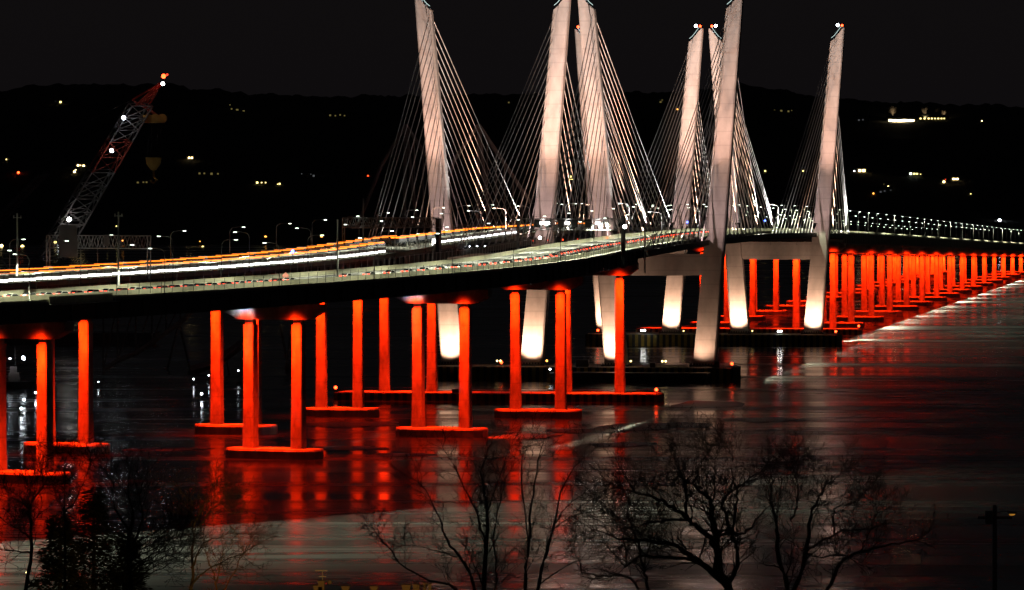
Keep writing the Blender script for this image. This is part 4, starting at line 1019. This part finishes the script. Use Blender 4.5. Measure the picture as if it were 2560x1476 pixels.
t.limb([(1300, 1780), (1296, 1456), (1302, 1370), (1312, 1250), (1328, 1140), (1340, 1085)], .15, .025, V)
t.limb([(1305, 1700), (1328, 1456), (1346, 1370), (1368, 1285), (1392, 1190), (1440, 1125)], .15, .025, V)
t.limb([(1368, 1290), (1410, 1235), (1468, 1213)], .05, .018, V)
t.limb([(1362, 1305), (1425, 1268), (1490, 1262)], .05, .018, V)
t.limb([(1305, 1360), (1290, 1240), (1285, 1150), (1290, 1100)], .06, .02, V)
t.limb([(1330, 1440), (1400, 1395), (1450, 1380)], .06, .02, V)
t.done('maple_tree', 'slender bare maple with two leaning stems beside the tall one')
t = Tree(215, 3)
t.limb([(2160, 2600), (2120, 1456), (2020, 1300), (2020, 1050), (1970, 800), (1960, 620), (1890, 520), (1780, 420), (1690, 350)], .36, .04, C7)
t.limb([(2120, 1420), (1880, 1200), (1740, 1120), (1640, 1050), (1450, 990), (1250, 960), (1120, 975), (960, 930), (800, 860)], .22, .03, C7)
t.limb([(2000, 1030), (1930, 920), (1820, 830), (1740, 770), (1620, 650), (1500, 580), (1380, 530), (1220, 480), (1100, 440), (960, 400)], .2, .03, C7)
t.limb([(1730, 730), (1710, 560), (1690, 380), (1640, 250), (1600, 120), (1590, 30)], .12, .025, C7)
t.limb([(2010, 910), (2150, 900), (2280, 880), (2380, 800), (2500, 660)], .14, .03, C7)
t.limb([(2150, 890), (2100, 700), (2070, 590), (2130, 520), (2250, 430), (2400, 330), (2500, 270)], .13, .025, C7)
t.limb([(2120, 1420), (2220, 1220), (2200, 1000), (2160, 880)], .16, .1, C7)
t.limb([(2170, 850), (2200, 650), (2210, 470), (2160, 300), (2170, 160), (2120, 50)], .1, .025, C7)
t.limb([(1890, 1200), (1650, 1140), (1450, 1130), (1250, 1120), (1120, 1210), (980, 1060), (900, 1000)], .14, .025, C7)
t.limb([(1780, 420), (1840, 260), (1900, 130), (1920, 20)], .08, .02, C7)
t.limb([(1740, 770), (1500, 770), (1250, 830), (1160, 860)], .1, .025, C7)
t.limb([(1220, 480), (1100, 330), (1040, 200)], .07, .02, C7)
t.limb([(1960, 620), (2000, 440), (1990, 260), (2030, 120)], .08, .02, C7)
t.done('oak_tree', 'large spreading bare oak with a crooked trunk, right of the middle')
t = Tree(225, 4)
t.limb([(1370, 2300), (1340, 1456), (1290, 1250), (1250, 1000), (1170, 830), (1130, 640), (1160, 560)], .13, .025, C7)
t.limb([(1120, 1240), (1110, 1000), (1060, 820), (980, 700), (900, 600)], .07, .02, C7)
t.limb([(1250, 1456), (1130, 1330), (900, 1320), (700, 1280), (650, 1130), (560, 1060)], .1, .02, C7)
t.limb([(1290, 1250), (1360, 1000), (1400, 820), (1450, 700)], .07, .02, C7)
t.done('young_oak', 'thin bare tree in front of the left side of the large oak')
t = Tree(220, 5)
t.limb([(200, 2300), (180, 1456), (100, 1120), (90, 800), (40, 600), (60, 400), (20, 250)], .2, .03, C8)
t.limb([(230, 1520), (370, 1100), (420, 740), (500, 560), (560, 450), (700, 330)], .17, .025, C8)
t.limb([(540, 1560), (620, 1400), (720, 1180), (900, 1080), (1150, 1020), (1400, 980), (1520, 940)], .15, .025, C8)
t.limb([(370, 1080), (560, 960), (720, 880), (950, 850), (1100, 800)], .1, .02, C8)
t.limb([(240, 750), (300, 590), (290, 400), (250, 250), (330, 180)], .08, .02, C8)
t.limb([(660, 900), (640, 680), (760, 610), (880, 590), (900, 480)], .07, .02, C8)
t.limb([(400, 1100), (480, 1120), (740, 1110), (900, 1200)], .08, .02, C8)
t.limb([(900, 1080), (1000, 900), (1050, 760), (1150, 680)], .07, .02, C8)
t.done('oak_tree', 'dark spreading bare oak with long low limbs at the lower right')
t = Tree(240, 6)
t.limb([(1850, 2300), (1880, 1456), (1890, 1000), (1880, 760), (1870, 560)], .14, .02, C5)
t.limb([(1885, 860), (1960, 700), (2050, 560), (2140, 500)], .06, .018, C5)
t.limb([(1890, 900), (2000, 780), (2100, 640), (2220, 600)], .06, .018, C5)
t.limb([(1885, 1250), (2000, 1000), (2200, 920), (2380, 900)], .07, .018, C5)
t.limb([(1880, 1400), (2080, 1230), (2300, 1130), (2450, 1060)], .07, .018, C5)
t.done('young_maple', 'small bare tree at the lower left, in front of the grey ice')
t = Tree(232, 7)
t.limb([(1300, 2300), (1290, 1456), (1270, 1000), (1310, 700), (1270, 480), (1290, 300)], .2, .03, C5)
t.limb([(1300, 1000), (1400, 760), (1380, 520), (1460, 330)], .1, .02, C5)
t.limb([(1280, 900), (1140, 640), (1100, 430), (1040, 260)], .1, .02, C5)
for q in range(9): t.limb([(1290, 1440-q*55), (1420+q*8, 1330-q*52), (1600+q*12, 1230-q*55), (1800-q*8, 1170-q*50)], .06, .02, C5, .8)
t.done('bare_tree', 'broad dark bare tree with many near-level branches at the lower left')
t = Tree(226, 8)
t.limb([(260, 2300), (270, 1456), (310, 950), (280, 700), (220, 560), (120, 480)], .16, .025, C5)
t.limb([(275, 720), (330, 560), (430, 420), (420, 260), (440, 140)], .08, .02, C5)
t.limb([(310, 950), (180, 860), (60, 780), (-40, 700)], .08, .02, C5)
t.limb([(300, 1080), (120, 1080), (-20, 1040)], .07, .02, C5)
t.limb([(640, 1900), (650, 1000), (640, 600), (640, 320), (625, 140)], .09, .02, C5)
t.limb([(650, 700), (760, 520), (830, 380), (900, 240)], .06, .018, C5)
t.done('bare_tree', 'leaning bare tree at the bottom left corner')
t = Tree(245, 12)
t.limb([(2120, 2000), (2120, 1456), (2090, 1300), (2030, 1120)], .07, .03, C5, .55)
t.limb([(2120, 1400), (2170, 1200), (2190, 1080)], .06, .03, C5, .55)
t.limb([(2200, 1456), (2300, 1290), (2390, 1080)], .06, .03, C5, .55)
t.done('small_tree', 'small tree lit orange by a street lamp at the lower left', mats=('dryleaf', 'dryleaf'))
# evergreen
def evergreen(cx, top, bot, hw, d, seed, label):
    r = random.Random(seed); k = d/F; tp = px(cx, top, d); H = (bot-top)*k; W = hw*k
    e = empty('evergreen_tree', (tp.x, d, tp.z-H), 0, label, 'tree', 'evergreens on the near shore')
    mb = MB(); mb.tube([(0, 0, -8), (0, 0, H*.97)], [.3, .04], 7); mb.build('trunk', M['bark'], e)
    mb = MB()
    for i in range(7500):
        f = r.random()**.75; w = W*(.12+.88*f**.8)*(.75+.25*math.sin(f*31)); a = r.uniform(0, 2*math.pi); q = w*math.sqrt(r.random())
        c = Vector((q*math.cos(a), q*math.sin(a)*.8, H*(1-f)-.25*q+r.gauss(0, .12)))
        o = Vector((math.cos(a), math.sin(a), r.uniform(-.5, .3))).normalized(); s_ = Vector((-o.y, o.x, r.uniform(-.4, .4)))
        ln, wd = r.uniform(.2, .5), r.uniform(.05, .13)
        mb.poly([c, c+o*ln*.5+s_*wd, c+o*ln, c+o*ln*.5-s_*wd], [(0, 1, 2, 3)])
    mb.build('crown', M['needle'], e)
evergreen(235, 1222, 1640, 150, 250, 1, 'tall dark evergreen at the lower left')
evergreen(150, 1285, 1640, 130, 243, 2, 'shorter dark evergreen left of the tall one')
evergreen(320, 1330, 1660, 120, 255, 3, 'low dark evergreen right of the tall one')

# near rooftop with vents, sodium lit, and the utility pole
dR = 330.0
p = px(1010, 1522, dR)
e = empty('rooftop_building', (p.x, dR+6, p.z-8), 0, 'flat-roofed building just below the frame, its chimneys lit by sodium light', 'building')
mb = MB(); mb.box(-12, 10, -5, 6, -6, 7.9); mb.build('wall', M['wall'], e)
mb = MB(); mb.box(-12.2, 10.2, -5.2, 6.2, 7.9, 8.1); mb.build('roof', M['path'], e)
def rp(x): return (640+x/3.934-1010)*dR/F
for x0, x1, y, nm in ((600, 660, 1385, 'chimney'), (835, 905, 1438, 'vent'), (1120, 1185, 1440, 'vent'), (1430, 1510, 1425, 'vent'), (1640, 1665, 1405, 'vent'), (555, 640, 1432, 'vent'), (1540, 1600, 1420, 'vent'), (1690, 1720, 1412, 'vent')):
    zt = 8+(1522-(1106+y/3.934))*dR/F; xa, xb = rp(x0), rp(x1)
    mb = MB(); mb.box(xa, xb, -4.2, -3.2, 8.1, zt-.08); mb.box(xa-.06, xb+.06, -4.26, -3.14, zt-.08, zt); mb.build(nm, M['oldconc'], e)
mb = MB(); xa = rp(640); za = 8+(1522-(1106+1385/3.934))*dR/F; zb2 = 8+(1522-(1106+1285/3.934))*dR/F
mb.tube([(xa, -3.7, za), (xa, -3.7, zb2)], .035, 5); mb.box(xa-.5, xa+.35, -3.72, -3.68, zb2-.05, zb2); mb.box(xa-.25, xa+.25, -3.72, -3.68, zb2-.45, zb2-.41); mb.build('antenna', M['galv'], e)
mb = MB(); mb.ball((rp(715), -4.4, 8+(1522-(1106+1395/3.934))*dR/F), .16); mb.build('satellite_dish', M['oldconc'], e)
spot('sodium_beam', px(1000, 1440, 300), px(1000, 1478, dR), 9000, (1, .5, .08), 130, .6, .2)
spot('sodium_beam', px(590, 1475, 232), px(565, 1420, 245), 1300, (1, .5, .08), 110, .6, .2)
q = px(2487, 1290, 260)
zg = slope(q.x, 260)
e = empty('utility_pole', (q.x, 260, zg), 0, 'wooden utility pole with a dim sodium lamp at the lower right', 'utility pole')
h = px(2485, 1263, 260).z-zg
mb = MB(); mb.tube([(0, 0, 0), (0, 0, h)], [.16, .11], 8); mb.build('shaft', M['oldconc'], e)
mb = MB(); mb.box(-.9, .9, -.06, .06, h-.75, h-.6); mb.build('crossarm', M['oldconc'], e)
mb = MB(); mb.tube([(-.3, -.1, h-1.0), (-.3, -.1, h-.3)], .22, 9); mb.build('transformer', M['sign'], e)
mb = MB(); mb.tube([(0, 0, h-.45), (.5, 0, h-.3), (.9, 0, h-.35)], .03, 5); mb.build('lamp_arm', M['galv'], e)
mb = MB(); mb.box(.7, 1.15, -.1, .1, h-.47, h-.36); hd = mb.build('lamp_head', M['galv'], e)
mb = MB(); mb.ball((.92, 0, h-.5), .13, sq=(1.3, .6, .5)); mb.build('lens', mat('dim_sodium', (.02, .02, .02), .5, emit=(1, .42, .05), strength=.35), hd)
for xs, ys, m, lb in ((67, 1432, 'warm', 'small yellow lamp glowing through the evergreens at the left'), (186, 1446, 'yell', 'tiny yellow lamp low in the evergreens'), (67, 1456, 'yell', 'tiny yellow lamp right below the small one in the evergreens')):
    p = px(xs, ys, 262); e = empty('garden_lamp', (p.x, p.y, slope(p.x, p.y)), 0, lb, 'lamp', 'lamps among the evergreens')
    h = p.z-slope(p.x, p.y); mb = MB(); mb.tube([(0, 0, 0), (0, 0, h)], .05, 6); mb.build('post', M['dark'], e)
    mb = MB(); mb.ball((0, 0, h), .055); mb.build('lens', L[m], e)

# ------------------------------------------------------------------ sky, camera, render
w = bpy.data.worlds.new('World'); sc.world = w; w.use_nodes = True; nt = w.node_tree
bg = nt.nodes['Background']
sky = nt.nodes.new('ShaderNodeTexSky'); sky.sky_type = 'NISHITA'; sky.sun_disc = False; sky.sun_elevation = rad(-4); sky.sun_rotation = rad(0)
mix = nt.nodes.new('ShaderNodeMix'); mix.data_type = 'RGBA'; mix.blend_type = 'ADD'; mix.inputs['Factor'].default_value = .004
mix.inputs['A'].default_value = (.0036, .0034, .0041, 1); nt.links.new(sky.outputs['Color'], mix.inputs['B']); nt.links.new(mix.outputs['Result'], bg.inputs['Color'])
bg.inputs['Strength'].default_value = 1
cam = bpy.data.cameras.new('camera'); co = bpy.data.objects.new('camera', cam); col.objects.link(co); sc.camera = co
co.location = (0, 0, CH); co.rotation_euler = (rad(90), 0, 0)
cam.sensor_width = 36; cam.lens = 36*F/2560; cam.shift_y = -(738-HZ)/2560; cam.clip_start = 1; cam.clip_end = 20000
sc.view_settings.view_transform = 'Standard'; sc.view_settings.look = 'None'; sc.view_settings.exposure = 0; sc.view_settings.gamma = 1
cy = sc.cycles
cy.use_denoising = True; cy.max_bounces = 4; cy.diffuse_bounces = 2; cy.glossy_bounces = 3; cy.transmission_bounces = 1; cy.sample_clamp_indirect = 3; cy.caustics_reflective = False; cy.caustics_refractive = False
cy.use_light_tree = True
